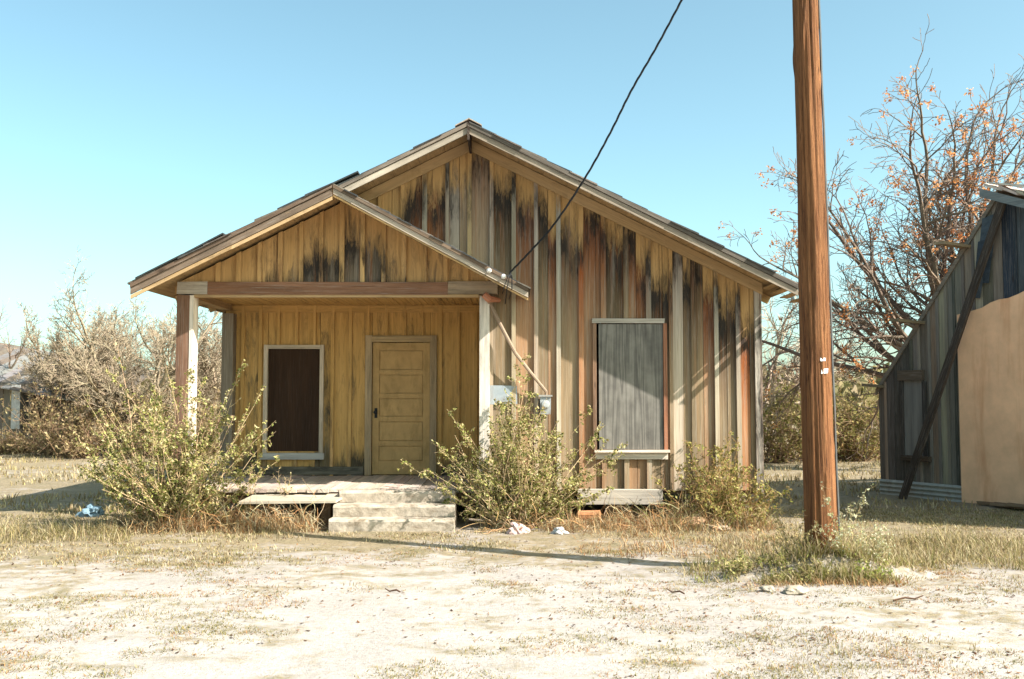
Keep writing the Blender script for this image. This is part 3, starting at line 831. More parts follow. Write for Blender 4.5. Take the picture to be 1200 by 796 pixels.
# ------------------------------------------------------------------ shed on the right
SA = Vector((P(1033, 577, 17).x, 17.0, 0)); SD = Vector((math.cos(math.radians(60)), -math.sin(math.radians(60)), 0)); SN = Vector((-SD.y * -1, 0, 0))
SN = Vector((-math.sin(math.radians(60)), -math.cos(math.radians(60)), 0))    # outward normal, left and towards the viewer
def on_wall(px, py, out=0.0):
    """point of the shed wall plane (pushed out by `out`) behind a photo pixel -> (t, z)"""
    d = P(px, py, 1.0) - Vector((0, 0, CAMH)); o = SA + SN * out
    # (s*d.xy - o).n = 0
    s = (o.x * SN.x + o.y * SN.y) / (d.x * SN.x + d.y * SN.y)
    q = d * s
    return ((q - SA).dot(SD), CAMH + q.z)
def S(t, z, out=0.0): return SA + SD * t + SN * out + Vector((0, 0, z))
shed = thing('old_shed', 'dark weathered plank shed with a peach stucco panel at right', 'shed', tuple(SA))
t_e, z_e = on_wall(1029, 457); t_pk, z_pk = on_wall(1172, 224)
t_e = 0.0
TN = 7.4
def z_rake(t):
    if t <= t_pk: return z_e + (z_pk - z_e) * t / t_pk
    return max(z_pk - (t - t_pk) * .45, 3.9)
def shed_boards(b, t0, t1, z0, zt, w, tone, th=.022, out=0.0, bat=True):
    t = t0
    while t < t1 - .01:
        u = min(t + w * random.uniform(.85, 1.15), t1); o_ = out + random.uniform(-.006, .006)
        za, zb_ = zt(t), zt(u)
        zlo = z0 + random.uniform(-.02, .02)
        c = [S(t + .003, zlo, o_ + th), S(u - .003, zlo, o_ + th), S(u - .003, zlo, o_), S(t + .003, zlo, o_), S(t + .003, za, o_ + th), S(u - .003, zb_, o_ + th), S(u - .003, zb_, o_), S(t + .003, za, o_)]
        b.hexa(c, jit(tone() if callable(tone) else tone, .2))
        if bat and random.random() < .7:
            d = .025; c = [S(u - d, zlo, o_ + th + .018), S(u + d, zlo, o_ + th + .018), S(u + d, zlo, o_ + th), S(u - d, zlo, o_ + th), S(u - d, zt(u) - .02, o_ + th + .018), S(u + d, zt(u) - .02, o_ + th + .018), S(u + d, zt(u) - .02, o_ + th), S(u - d, zt(u) - .02, o_ + th)]
            b.hexa(c, jit(tone() if callable(tone) else tone, .25))
        t = u
stone = lambda: random.choice([lin(124, 116, 103), lin(102, 96, 86), lin(146, 134, 118), lin(84, 80, 73), lin(142, 122, 102)])
b = MB(); t_s = on_wall(1131, 480)[0]
shed_boards(b, 0, t_pk + .02, .12, lambda t: z_rake(t) - .04, .17, stone)
b.build('wall', M['wood'], shed)
b = MB(); shed_boards(b, t_pk + .022, 4.0, .12, lambda t: z_rake(t) - .05, .2, lambda: random.choice([lin(58, 66, 74), lin(70, 76, 80), lin(50, 58, 66)]))
b.build('wall', M['wood'], shed)
# taller barn bay added out of view on the right to cast the ground shadow
b = MB()
tb0, tb1, hb = 4.02, TN, 5.9
shed_boards(b, tb0, tb1, -.02, lambda t: hb, .22, stone)
for (ta, dd) in ((tb0, 1), (tb1, 1)):
    for k in range(14):
        c0 = S(ta, 0) - SN * (k * .3); c1 = S(ta, 0) - SN * (k * .3 + .295); e = SD * .022
        b.hexa([c0, c1, c1 + e, c0 + e, c0 + Vector((0, 0, hb)), c1 + Vector((0, 0, hb)), c1 + e + Vector((0, 0, hb)), c0 + e + Vector((0, 0, hb))], jit(stone()))
b.build('unseen_shadow_bay', M['wood'], shed)
b = MB()
c = [S(tb0 - .2, hb + .02, .35), S(tb1 + .2, hb + .02, .35), S(tb1 + .2, hb + .02, -4.5), S(tb0 - .2, hb + .02, -4.5)]
b.hexa(c + [q + Vector((0, 0, .06)) for q in c], lin(110, 104, 98), tuple(SD)); b.build('unseen_bay_roof', M['metal'], shed)
# lean-to side wall, back, roof
b = MB()
for k in range(14):
    c0 = S(.0, .05) - SN * (k * .3 + .03); c1 = S(.0, .05) - SN * (k * .3 + .325); e = SD * .022; h = Vector((0, 0, z_e - .12))
    b.hexa([c0, c1, c1 + e, c0 + e, c0 + h, c1 + h, c1 + e + h, c0 + e + h], jit(stone()))
b.build('side_wall', M['wood'], shed)
b = MB()
for k in range(16):
    ta, tb_ = t_pk * k / 16, t_pk * (k + 1) / 16
    lo, hi = z_rake(ta), z_rake(tb_); o_ = .03 + random.uniform(-.01, .02)
    c = [S(ta - .03, lo - .035, o_), S(tb_, hi - .035, o_), S(tb_, hi - .035, -4.3), S(ta - .03, lo - .035, -4.3)]
    b.hexa(c + [q + Vector((0, 0, .045)) for q in c], jit(lin(112, 104, 96)), tuple(SN))
sroof = b.build('roof', M['wood'], shed)
b = MB()
for k in range(8):   # plank roofing on the right-hand slope, ragged and bleached at the verge
    ta, tb_ = t_pk - .08 + k * .24, t_pk - .08 + (k + 1) * .24 + .05
    lo, hi = z_rake(max(ta, t_pk)) + .06, z_rake(tb_) + .03; o_ = .32 + random.uniform(-.1, .06)
    c = [S(ta, lo, o_), S(tb_, hi, o_), S(tb_, hi, -4.3), S(ta, lo, -4.3)]
    c2 = [c[0] + Vector((0, 0, .05)), c[1] + Vector((0, 0, .03)), c[2] + Vector((0, 0, .03)), c[3] + Vector((0, 0, .05))]
    b.hexa(c + c2, jit(lin(196, 180, 164), .2), tuple(SN))
for k in range(3):
    ta = t_pk + .02 + k * .16
    c = [S(ta, z_rake(ta) + .09 + .03 * k, .3), S(ta + .55, z_rake(ta + .55) + .2, .28), S(ta + .55, z_rake(ta + .55) + .2, .12), S(ta, z_rake(ta) + .09 + .03 * k, .1)]
    b.hexa(c + [q + Vector((0, 0, .02)) for q in c], jit(lin(210, 196, 180)), tuple(SD))
b.build('verge_planks', M['wood'], sroof)
b = MB()
c = [S(t_pk - .12, z_pk - .1, .33), S(t_pk + 1.6, z_rake(t_pk + 1.6) - .1, .33), S(t_pk + 1.6, z_rake(t_pk + 1.6) - .1, .30), S(t_pk - .12, z_pk - .1, .30)]
b.hexa(c + [q + Vector((0, 0, .13)) for q in c], lin(118, 124, 124), tuple(SD)); b.build('fascia', M['wood'], sroof)
b = MB()   # rake strip
c = [S(-.03, z_e - .09, .062), S(t_pk, z_pk - .09, .062), S(t_pk, z_pk - .09, .035), S(-.03, z_e - .09, .035)]
b.hexa(c + [q + Vector((0, 0, .1)) for q in c], lin(120, 108, 94), tuple(SD)); b.build('rake_board', M['wood'], shed)
for px, py in ((1134, 291), (1080, 378), (1028, 418 + 38)):
    t, z = on_wall(px, py); z = z_rake(max(t, 0)) - .045
    t = max(t, .02); b = MB()
    if px == 1028: t, z = .06, z_rake(.06) - .03
    b.beam(S(t, z - .0, -.3), S(t - .04, z + .03, .35 if px == 1028 else .62), .2, .045, up=(0.2, 0, 1), tone=jit(lin(142, 122, 92)))
    b.build('lookout', M['wood'], shed)
def wq(b, px0, px1, py0, py1, o0, o1, tone, axis=(0, 0, 1)):
    t0 = on_wall(px0, 480)[0]; t1 = on_wall(px1, 480)[0]; z1 = on_wall((px0 + px1) / 2, py0)[1]; z0 = on_wall((px0 + px1) / 2, py1)[1]
    c = [S(t0, z0, o1), S(t1, z0, o1), S(t1, z0, o0), S(t0, z0, o0), S(t0, z1, o1), S(t1, z1, o1), S(t1, z1, o0), S(t0, z1, o0)]
    b.hexa(c, tone, axis)
b = MB(); wq(b, 1062, 1084, 446, 534, .03, .05, lin(116, 112, 106))
sw = b.build('window', M['ply_dark'], shed); sw['label'] = 'narrow shed window closed with a grey board'
b = MB(); wq(b, 1057, 1086, 434, 446, .03, .10, lin(92, 78, 64), tuple(SD)); wq(b, 1058, 1062, 447, 534, .03, .07, lin(70, 64, 58)); wq(b, 1084, 1088, 447, 534, .03, .07, lin(60, 56, 52)); b.build('frame', M['wood'], sw)
b = MB(); wq(b, 1060, 1092, 534, 540, .03, .12, lin(84, 68, 54), tuple(SD)); b.build('sill', M['wood'], sw)
b = MB()   # corrugated skirting: ridges run along the wall
tA, tB = .02, t_s; zz = [.0 + .0365 * i for i in range(9)]; V = []; 
for e in (tA, tB):
    for i, z in enumerate(zz): V.append(S(e, z - .05 + .0, .048 + (.028 if i % 2 else 0)))
    for i, z in enumerate(zz): V.append(S(e, z - .05, .043 + (.028 if i % 2 else 0)))
n = len(zz); Fs = [(i, 2 * n + i, 2 * n + i + 1, i + 1) for i in range(n - 1)] + [(n + i, n + i + 1, 3 * n + i + 1, 3 * n + i) for i in range(n - 1)]
b.add(V, Fs, (.36, .36, .32)); b.build('metal_skirting', M['metal'], shed)
b = MB()   # stucco panel, its top edge climbing to the right
tl, zl = on_wall(1124, 371); tr_, zr_ = on_wall(1200, 344)
zr2 = zl + (zr_ - zl) * (3.9 - tl) / (tr_ - tl)
V, n = [], 16
for i in range(n + 1):
    t = tl + .02 + (3.9 - tl) * i / n; zt = zl + (zr2 - zl) * i / n + random.uniform(-.03, .03); zt = min(zt, 3.75)
    for z in (-.06, zt):
        for o_ in (.045, .085): V.append(S(t, z, o_))
Fs = []
for i in range(n):
    a, c = i * 4, i * 4 + 4
    Fs += [(a + 1, c + 1, c + 3, a + 3), (a + 3, c + 3, c + 2, a + 2), (a, a + 2, c + 2, c), (a, c, c + 1, a + 1)]
Fs += [(0, 1, 3, 2), (n * 4, n * 4 + 2, n * 4 + 3, n * 4 + 1)]
b.add(V, Fs, (.5, .4, .3)); b.build('stucco_panel', M['stucco'], shed)
b = MB()   # tar paper hanging by the peak
for (p0, p1, tn) in (((1148, 258), (1166, 300), lin(74, 82, 88)), ((1143, 285), (1162, 330), lin(62, 70, 78)), ((1139, 318), (1152, 348), lin(80, 86, 90))):
    t0, z0 = on_wall(*p0); t1, z1 = on_wall(*p1)
    c = [S(t0, z1, .06), S(t1, z1 - .03, .075), S(t1, z1 - .03, .07), S(t0, z1, .055), S(t0 + .1, z0, .08), S(t1 + .1, z0 + .05, .065), S(t1 + .1, z0 + .05, .06), S(t0 + .1, z0, .075)]
    b.hexa(c, tn)
b.build('tar_paper', M['shingle'], shed)
b = MB(); t0, z0 = on_wall(1066, 583, .3); t1, z1 = on_wall(1176, 238, .1)
b.beam(S(t0, -.05, .5), S(t1, z1, .13), .12, .05, up=tuple(SN), tone=lin(64, 54, 46), j=.006)
tag(b.build('leaning_plank', M['wood'], origin=S(t0, 0, .5)), 'long dark plank leaning across the shed wall up to its peak', 'plank')
b = MB()
for k in range(3):
    b.beam(S(2.0 + k * .3, .03 + .02 * k, .25 + .12 * k), S(4.4 + k * .2, .05, .2 + .1 * k), .12, .04, tone=jit(lin(120, 96, 72)), j=.01)
tag(b.build('timber_offcuts', M['wood'], origin=S(3, 0, .3)), 'brown boards lying on the ground along the foot of the stucco panel', 'timber')

# ------------------------------------------------------------------ vegetation generators
def rv(): return Vector((random.gauss(0, 1), random.gauss(0, 1), random.gauss(0, 1))).normalized()

def grow(chains, p, d, L, r, lvl, cfg, tips):
    n = cfg['n'][lvl]; pts = [p.copy()]; dirs = [d.copy()]; rad = [r]
    for i in range(n):
        d = (d + rv() * cfg['wander'][lvl] + Vector((0, 0, cfg['lift'][lvl]))).normalized()
        p = p + d * (L / n); pts.append(p.copy()); dirs.append(d.copy()); rad.append(max(cfg['rmin'], r * (1 - (1 - cfg['taper']) * (i + 1) / n)))
    chains.append((pts, rad, lvl))
    if lvl + 1 >= len(cfg['n']):
        tips.append((pts, d)); return
    k = cfg['kids'][lvl]; k = random.randint(k[0], k[1])
    for c in range(k):
        f = cfg['from'][lvl] + (1 - cfg['from'][lvl]) * (c + random.random()) / k
        i = min(n - 1, int(f * n)); u = f * n - i
        q = pts[i].lerp(pts[i + 1], u); dd = dirs[i]
        side = rv(); side = (side - dd * side.dot(dd)).normalized()
        a = math.radians(random.uniform(*cfg['ang'][lvl]))
        nd = dd * math.cos(a) + side * math.sin(a)
        grow(chains, q, nd, L * random.uniform(*cfg['len'][lvl]) * (1 - .35 * f), max(cfg['rmin'], rad[i] * random.uniform(.5, .72)), lvl + 1, cfg, tips)
    # the leader goes on
    grow(chains, pts[-1], d, L * random.uniform(*cfg['len'][lvl]) * .8, rad[-1], lvl + 1, cfg, tips)

def emit(b, chains, tone, sides=(10, 8, 6, 4, 3, 3, 3)):
    for pts, rad, lvl in chains: b.tube(pts, rad, sides[min(lvl, 6)], jit(tone, .15), cap=False)

CH = dict(n=[5, 6, 6, 5, 4, 3], wander=[.10, .16, .2, .24, .28, .3], lift=[.02, .05, .06, .05, .04, .02], taper=.5, rmin=.0042,
          kids=[(4, 5), (4, 5), (4, 5), (3, 5), (2, 4)], ang=[(30, 60), (28, 58), (28, 60), (28, 65), (28, 65)], len=[(.85, 1.1), (.6, .8), (.55, .75), (.5, .7), (.5, .75)])
CH['from'] = [.55, .25, .25, .2, .2]

def orange_tree():
    random.seed(21)
    Y = 21.5; base = P(1128, 560, Y); base.z = 0
    tr = thing('bare_tree', 'leafless tree with orange berry clusters behind the shed', 'tree', tuple(base))
    tops, lows = [], []
    trunk, chains, tips = [], [], []
    fork = base + Vector((-.1, 0, 1.75))
    trunk.append(([base + Vector((0, 0, -.1)), base + Vector((.03, 0, .6)), base + Vector((-.05, 0, 1.2)), fork], [.24, .2, .17, .16], 0))
    bt = MB(); emit(bt, trunk, lin(92, 76, 64)); bt.build('trunk', M['bark'], tr, smooth=True)
    cfg = dict(CH); 
    # limbs aimed where the photo has them: (towards pixel, length share, radius)
    for px, py, r, q in ((1165, 85, .10, .62), (1105, 110, .09, .66), (1045, 165, .085, .74), (985, 250, .08, .82), (945, 330, .08, .88), (1200, 110, .085, .66), (1240, 180, .08, .8), (1085, 230, .07, .7), (905, 385, .085, .92),
                      (935, 300, .07, .85), (975, 370, .075, .85), (1050, 300, .06, .8), (1215, 95, .08, .62), (1030, 120, .08, .72), (975, 205, .08, .82), (1130, 150, .06, .7), (1270, 260, .07, .8)):
        Y2 = Y + random.uniform(-1.6, 1.6); tgt = P(px, py, Y2); v = tgt - fork; L = v.length
        sub = dict(n=[6, 5, 4, 4, 3], wander=[.2, .26, .3, .32, .34], lift=[.02, .0, .0, .0, .0], taper=.45, rmin=.0065,
                   kids=[(5, 6), (3, 5), (2, 4), (1, 2)], ang=[(25, 55), (25, 58), (28, 62), (28, 65)], len=[(.36, .55), (.5, .7), (.5, .7), (.6, .9)])
        sub['from'] = [.25, .25, .2, .2]
        grow(chains, fork, (v.normalized() + Vector((0, 0, -.06))).normalized(), L * q, r, 0, sub, tips)
    bb = MB(); emit(bb, chains, lin(122, 105, 92), (7, 5, 4, 3, 3)); 
    cen, ton = [], []
    for pts, d in tips:
        if random.random() < (.125 if pts[-1].z > 4.8 else .035):
            c = pts[-1]
            for k in range(random.randint(12, 26)):
                cen.append(tuple(c + rv() * random.uniform(.01, .13) + Vector((0, 0, -.05))))
                ton.append(jit(lin(*random.choice([(222, 158, 100), (206, 138, 82), (228, 176, 124), (190, 118, 70)])), .15))
    bb.leaves(cen, .031, ton, .6, mi=1)
    bb.build('crown', [M['bark'], M['leaf']], tr)
orange_tree()

def bare_tree(px, Y, h, spread, seed, tone, label, name='bare_tree', group='bare trees beyond the yard', kids=1.0, lvl=5, low=.15, rmin=.006, nb=7):
    random.seed(seed)
    base = P(px, 540, Y); base.z = 0
    tr = thing(name, label, 'tree', tuple(base), group)
    chains, tips = [], []
    f = base + Vector((random.uniform(-.1, .1), 0, h * low))
    bt = MB(); emit(bt, [([base + Vector((0, 0, -.1)), base.lerp(f, .5) + Vector((.04, 0, 0)), f], [h * .034, h * .028, h * .026], 0)], tone, (8,)); bt.build('trunk', M['bark'], tr, smooth=True)
    sub = dict(n=[5, 5, 4, 4, 3, 3][:lvl], wander=[.16, .22, .26, .3, .3, .3], lift=[.02, .03, .04, .04, .03, .03], taper=.45, rmin=rmin,
               kids=[(6, 8), (5, 7), (4, 6), (3, 5), (3, 4)], ang=[(25, 55), (25, 60), (28, 62), (28, 65), (28, 65)], len=[(.4, .56), (.5, .66), (.5, .66), (.5, .7), (.5, .7)])
    sub['from'] = [.2, .18, .15, .15, .15]
    for k in range(nb):
        a = 2 * math.pi * k / nb + random.uniform(-.3, .3); e = random.uniform(.35, 1.35)
        d = Vector((math.cos(a) * math.cos(e) * spread, math.sin(a) * math.cos(e) * spread, math.sin(e))).normalized()
        grow(chains, f, d, h * random.uniform(.5, .66), h * .016, 0, sub, tips)
    bb = MB(); emit(bb, chains, tone, (5, 4, 3, 3, 3)); bb.build('crown', M['bark'], tr)

TG = lin(150, 134, 112)
bare_tree(92, 30, 4.6, 1.1, 31, TG, 'pale leafless mesquite left of the porch, nearest the left shed')
bare_tree(168, 29, 5.0, 1.1, 32, TG, 'taller pale leafless mesquite close to the left porch post')
bare_tree(246, 31, 4.6, 1.0, 33, TG, 'leafless mesquite seen between the two left porch posts')
bare_tree(-62, 31, 4.8, .9, 34, lin(140, 120, 104), 'darker leafless tree reaching in at the left edge', lvl=4, nb=5)
bare_tree(905, 33, 5.6, .8, 36, lin(168, 150, 132), 'thin leafless tree rising behind the right corner of the house', lvl=4)

def bush(name, label, base, w, h, nst, leaf_n, leaf_s, tones, stem_tone, seed, group=None, cat='bush', depth=None, twig=.25, spike=1.0, rs=.008, low=0.0, parts=True, emin=.35, lfr=(.25, 1), topbias=0):
    """many arching stems from one root, side twigs, small leaves along them"""
    random.seed(seed); base = Vector(base); depth = depth or w
    t = thing(name, label, cat, tuple(base), group)
    bs = MB(); cen, ton = [], []
    segs = []
    for k in range(nst):
        a = random.uniform(0, 2 * math.pi); e = random.uniform(emin, 1.5)
        d = Vector((math.cos(a) * math.cos(e), math.sin(a) * math.cos(e) * depth / w, math.sin(e)))
        L = random.uniform(.55, 1.0) * math.hypot(d.x * w / 2, d.z * h) / max(.05, math.hypot(d.x, d.z)) * (1.0 if random.random() < .8 else 1.12 * spike)
        d.normalize()
        p = base + Vector((random.gauss(0, .08 * w), random.gauss(0, .08 * depth), -.03)); pts = [p.copy()]
        n = 7
        for i in range(n):
            d = (d + rv() * .12 + Vector((0, 0, -.02))).normalized(); p = p + d * L / n; pts.append(p.copy())
        bs.tube(pts, [rs * (1 - .8 * i / n) for i in range(n + 1)], 4, jit(stem_tone, .2), cap=False)
        m = random.randint(9, 15)
        for c in range(m):
            f = random.uniform(.15, 1) * n; i = min(n - 1, int(f)); q = pts[i].lerp(pts[i + 1], f - i); dd = (pts[i + 1] - pts[i]).normalized()
            sd = (dd * .7 + rv()).normalized(); tl_ = twig * random.uniform(.3, 1.0) * (1.2 - f / n * .6)
            q2 = q + sd * tl_ * .5 + rv() * .02; q3 = q + sd * tl_ + rv() * .03 + Vector((0, 0, -.01))
            bs.tube([q, q2, q3], [rs * .4, rs * .3, rs * .18], 3, jit(stem_tone, .2), cap=False)
            segs.append((q, q3, f / n))
        segs.append((pts[3], pts[-1], 1.0)); segs.append((pts[-2], pts[-1], 1.0)); 
    lo, hi = lfr
    for k in range(leaf_n):
        a_, c_, f = random.choice(segs); u = random.random(); q = a_.lerp(c_, u) + rv() * leaf_s * 1.2
        cl = mnoise.noise(q * 2.3 + Vector((seed, 0, 0)))
        if cl < -.28 and random.random() < .7: continue
        cen.append(tuple(q)); tn = random.choice(tones); ton.append(jit(tn, .2))
    if parts:
        bs.build('stems', M['bark'], t); bl = MB(); bl.leaves(cen, leaf_s, ton, .55); bl.build('leaves', M['leaf'], t)
    else:
        bs.leaves(cen, leaf_s, ton, .55, mi=1); bs.build('foliage', [M['bark'], M['leaf']], t)
    return t

LG = [lin(142, 142, 76), lin(158, 154, 90), lin(112, 116, 56), lin(172, 164, 106), lin(88, 94, 42), lin(180, 168, 118), lin(192, 180, 134), lin(130, 112, 70)]
ST = lin(184, 158, 124); STB = lin(140, 100, 66)
# the three bushes against the house
bush('overgrown_shrub', 'spiky pale green shrub covering the foot of the left porch post', (PX(212, 12.35), 12.35, 0), 1.95, 1.95, 120, 20000, .0205, LG, ST, 41, depth=1.1, spike=1.1, emin=.55, group='shrubs along the house front')
bush('overgrown_shrub', 'largest spiky green shrub growing right of the concrete steps', (PX(606, 12.55), 12.55, 0), 2.1, 1.68, 130, 20000, .0205, LG, ST, 42, depth=1.1, spike=1.2, emin=.5, group='shrubs along the house front')
bush('overgrown_shrub', 'leafy yellow green shrub at the right corner of the house', (PX(846, 12.75), 12.75, 0), 1.3, 1.15, 80, 7600, .0205, [lin(156, 148, 78), lin(134, 130, 68), lin(178, 166, 106), lin(108, 106, 54), lin(140, 116, 74)], lin(160, 128, 88), 43, depth=.8, group='shrubs along the house front')
# young shoots coming up through the porch edge
for i, (px, h, lab) in enumerate(((296, .32, 'small sprig in front of the porch window, left of two'), (338, .3, 'small sprig standing on the porch edge under the window corner'))):
    bush('weed_sprig', lab, (PX(px, 12.75), 12.75, Z_DECK - .03), .3, h * 1.4, 6, 90, .014, LG, ST, 50 + i, cat='weed', rs=.004, twig=.1, group='sprigs on the porch edge', parts=False)

# scrub behind
OL = [lin(128, 122, 66), lin(146, 134, 82), lin(104, 102, 52), lin(168, 148, 98), lin(120, 100, 64)]
bl_specs = [
    (12, 28.9, 1.3, .45, 'low tan bush right beside the left shed door'), (66, 28, 2.2, 2.2, 'yellow green bush standing under the left mesquite'),
    (100, 27, 2.8, 1.7, 'low brown bush between the yellow green bush and the dark one'), (140, 28, 2.8, 2.6, 'dark twiggy bush left of the porch shrub'), (185, 27, 2.6, 2.0, 'brown bush directly behind the porch shrub'), (240, 28, 2.6, 1.9, 'bush seen low between the left porch posts'),
    (905, 25, 2.6, 2.2, 'olive thicket bush touching the right corner of the house'), (955, 26, 2.6, 2.1, 'olive thicket bush behind the utility pole'), (1000, 25.5, 2.6, 2.0, 'olive thicket bush just left of the shed'), (1045, 27, 2.6, 2.1, 'olive thicket bush half behind the shed corner'), (865, 27, 3, 2.3, 'thicket bush mostly hidden behind the house')]
for i, (px, Y, w, h, lab) in enumerate(bl_specs):
    if lab == 'thicket bush mostly hidden behind the house': continue
    left = px < 500
    tones = OL if not left else ([lin(150, 140, 70), lin(168, 156, 84), lin(124, 116, 58)] if px == 62 else ([lin(112, 96, 70), lin(90, 80, 56), lin(132, 114, 84)] if px == 140 else [lin(150, 130, 94), lin(128, 112, 74), lin(168, 150, 112)]))
    bush('scrub_bush', lab, (PX(px, Y), Y, 0), w, h, 70, 1900 if left else 3000, .05, tones, lin(132, 108, 84), 60 + i, depth=1.8, twig=.5, rs=.014, group='scrub bushes at the back of the yard', parts=True)
# far scrub that closes the horizon
def far_scrub():
    random.seed(5); b = MB(); cen, ton = [], []
    for k in range(26000):
        a = random.uniform(-1.25, 1.25); R = random.uniform(60, 130)
        x, y = math.sin(a) * R, math.cos(a) * R
        h = (2.2 + 3.0 * max(0, mnoise.noise(Vector((x * .06, y * .06, 2))) + .3))
        z = h * random.random() ** .8
        cen.append((x, y, z)); ton.append(jit(lin(*random.choice([(128, 116, 76), (112, 102, 66), (150, 132, 98), (98, 94, 60)])), .2))
    b.leaves(cen, .55, ton, .6)
    tag(b.build('far_scrub', M['leaf']), 'far belt of low brush along the horizon', 'brush', kind='stuff')
far_scrub()

# ------------------------------------------------------------------ shed on the left, far back
def far_shed():
    Y = 29.5; x0 = PX(-70, Y); x1 = PX(33, Y); h = 2.05
    t = thing('far_shed', 'low collapsed plank shed with a sheet metal roof at the left edge', 'shed', (x0, Y, 0))
    b = MB(); x = x0
    while x < x1:
        b.box(x, x + .19, Y, Y + .03, -.05, h + random.uniform(-.05, .03), jit(lin(118, 108, 94), .25), j=.01); x += .21
    for k in range(14): b.box(x1 - .02, x1 + .01, Y + .03 + k * .3, Y + .32 + k * .3, -.05, h, jit(lin(120, 104, 86)))
    b.build('wall', M['wood'], t)
    b = MB(); xr = PX(150, Y + 3)
    for k in range(22):
        a = x0 - .6 + (xr - x0 + 1.2) * k / 22; c_ = x0 - .6 + (xr - x0 + 1.2) * (k + 1) / 22
        z0 = 3.4 - (k / 22) * 1.0; z1 = 3.4 - ((k + 1) / 22) * 1.0
        b.hexa([(a, Y - .3, z0 - 1.05), (c_ - .01, Y - .3, z1 - 1.05), (c_ - .01, Y + 4, z1 + .1), (a, Y + 4, z0 + .1), (a, Y - .3, z0 - 1.02), (c_ - .01, Y - .3, z1 - 1.02), (c_ - .01, Y + 4, z1 + .13), (a, Y + 4, z0 + .13)], jit(random.choice([lin(132, 130, 127), lin(118, 114, 110), lin(112, 100, 90)]), .12), (0, 1, 0))
    b.build('roof', M['metal'], t)
    b = MB(); b.box(PX(15, Y), PX(25, Y), Y - .05, Y - .02, .7, 2.0, (.5, .48, .45)); b.build('door_sheet', M['metal'], t)
    b = MB(); b.box(PX(27, Y), PX(34, Y), Y - .03, Y - .004, 0, 1.75, (.03, .025, .02)); b.build('dark_doorway_slab', M['wood'], t)  # near-black slab on the wall, the opening's shade put into its colour
    for px in (60, 105, 148):
        b = MB(); x = PX(px, Y + .3); b.box(x - .06, x + .06, Y + .25, Y + .37, -.05, 1.5, lin(120, 100, 82)); b.build('prop_post', M['wood'], t)
far_shed()

# ------------------------------------------------------------------ grass, weeds and litter
def dens(x, y):
    n = mnoise.noise(Vector((x * .55, y * .8, 1.7))); n2 = mnoise.noise(Vector((x * 1.9, y * 2.4, 8.3)))
    v = .5 + .55 * n + .5 * n2
    if y < 9.3: base = -.22 + (.1 if x > .5 else 0) + .25 * max(0, min(1, (x - 1.4) / 1.0)) * max(0, min(1, (y - 8.2) / .7))
    else:
        k = min(1, (y - 9.3) / 1.2); base = -.22 * (1 - k) + .0 * k + .3 * max(0, min(1, (-x - 2.2) / 1.5)) * max(0, min(1, (y - 9.2) / .8)) + .3 * max(0, min(1, (x - 1.2) / 1.0))
    return v + base

def blades(b, x, y, n, h, spread, tones, wd=.006, lean=.6):
    V, Fs, T = [], [], []
    z = gz(x, y) - .01
    for k in range(n):
        a = random.uniform(0, 6.283); r = spread * random.random() ** .7
        px, py = x + math.cos(a) * r, y + math.sin(a) * r
        hh = h * random.uniform(.4, 1.15); l = random.uniform(0, lean) * hh; a2 = random.uniform(0, 6.283)
        dx, dy = math.cos(a2) * l, math.sin(a2) * l; w = wd * random.uniform(.6, 1.3); wx, wy = -math.sin(a2) * w, math.cos(a2) * w
        i = len(V)
        V += [(px - wx, py - wy, z), (px + wx, py + wy, z), (px + dx * .45 + wx * .7, py + dy * .45 + wy * .7, z + hh * .6), (px + dx * .45 - wx * .7, py + dy * .45 - wy * .7, z + hh * .6), (px + dx, py + dy, z + hh)]
        Fs += [(i, i + 1, i + 2, i + 3), (i + 3, i + 2, i + 4)]
        t = jit(random.choice(tones), .2); T += [t] * 5
    b.add(V, Fs, T)

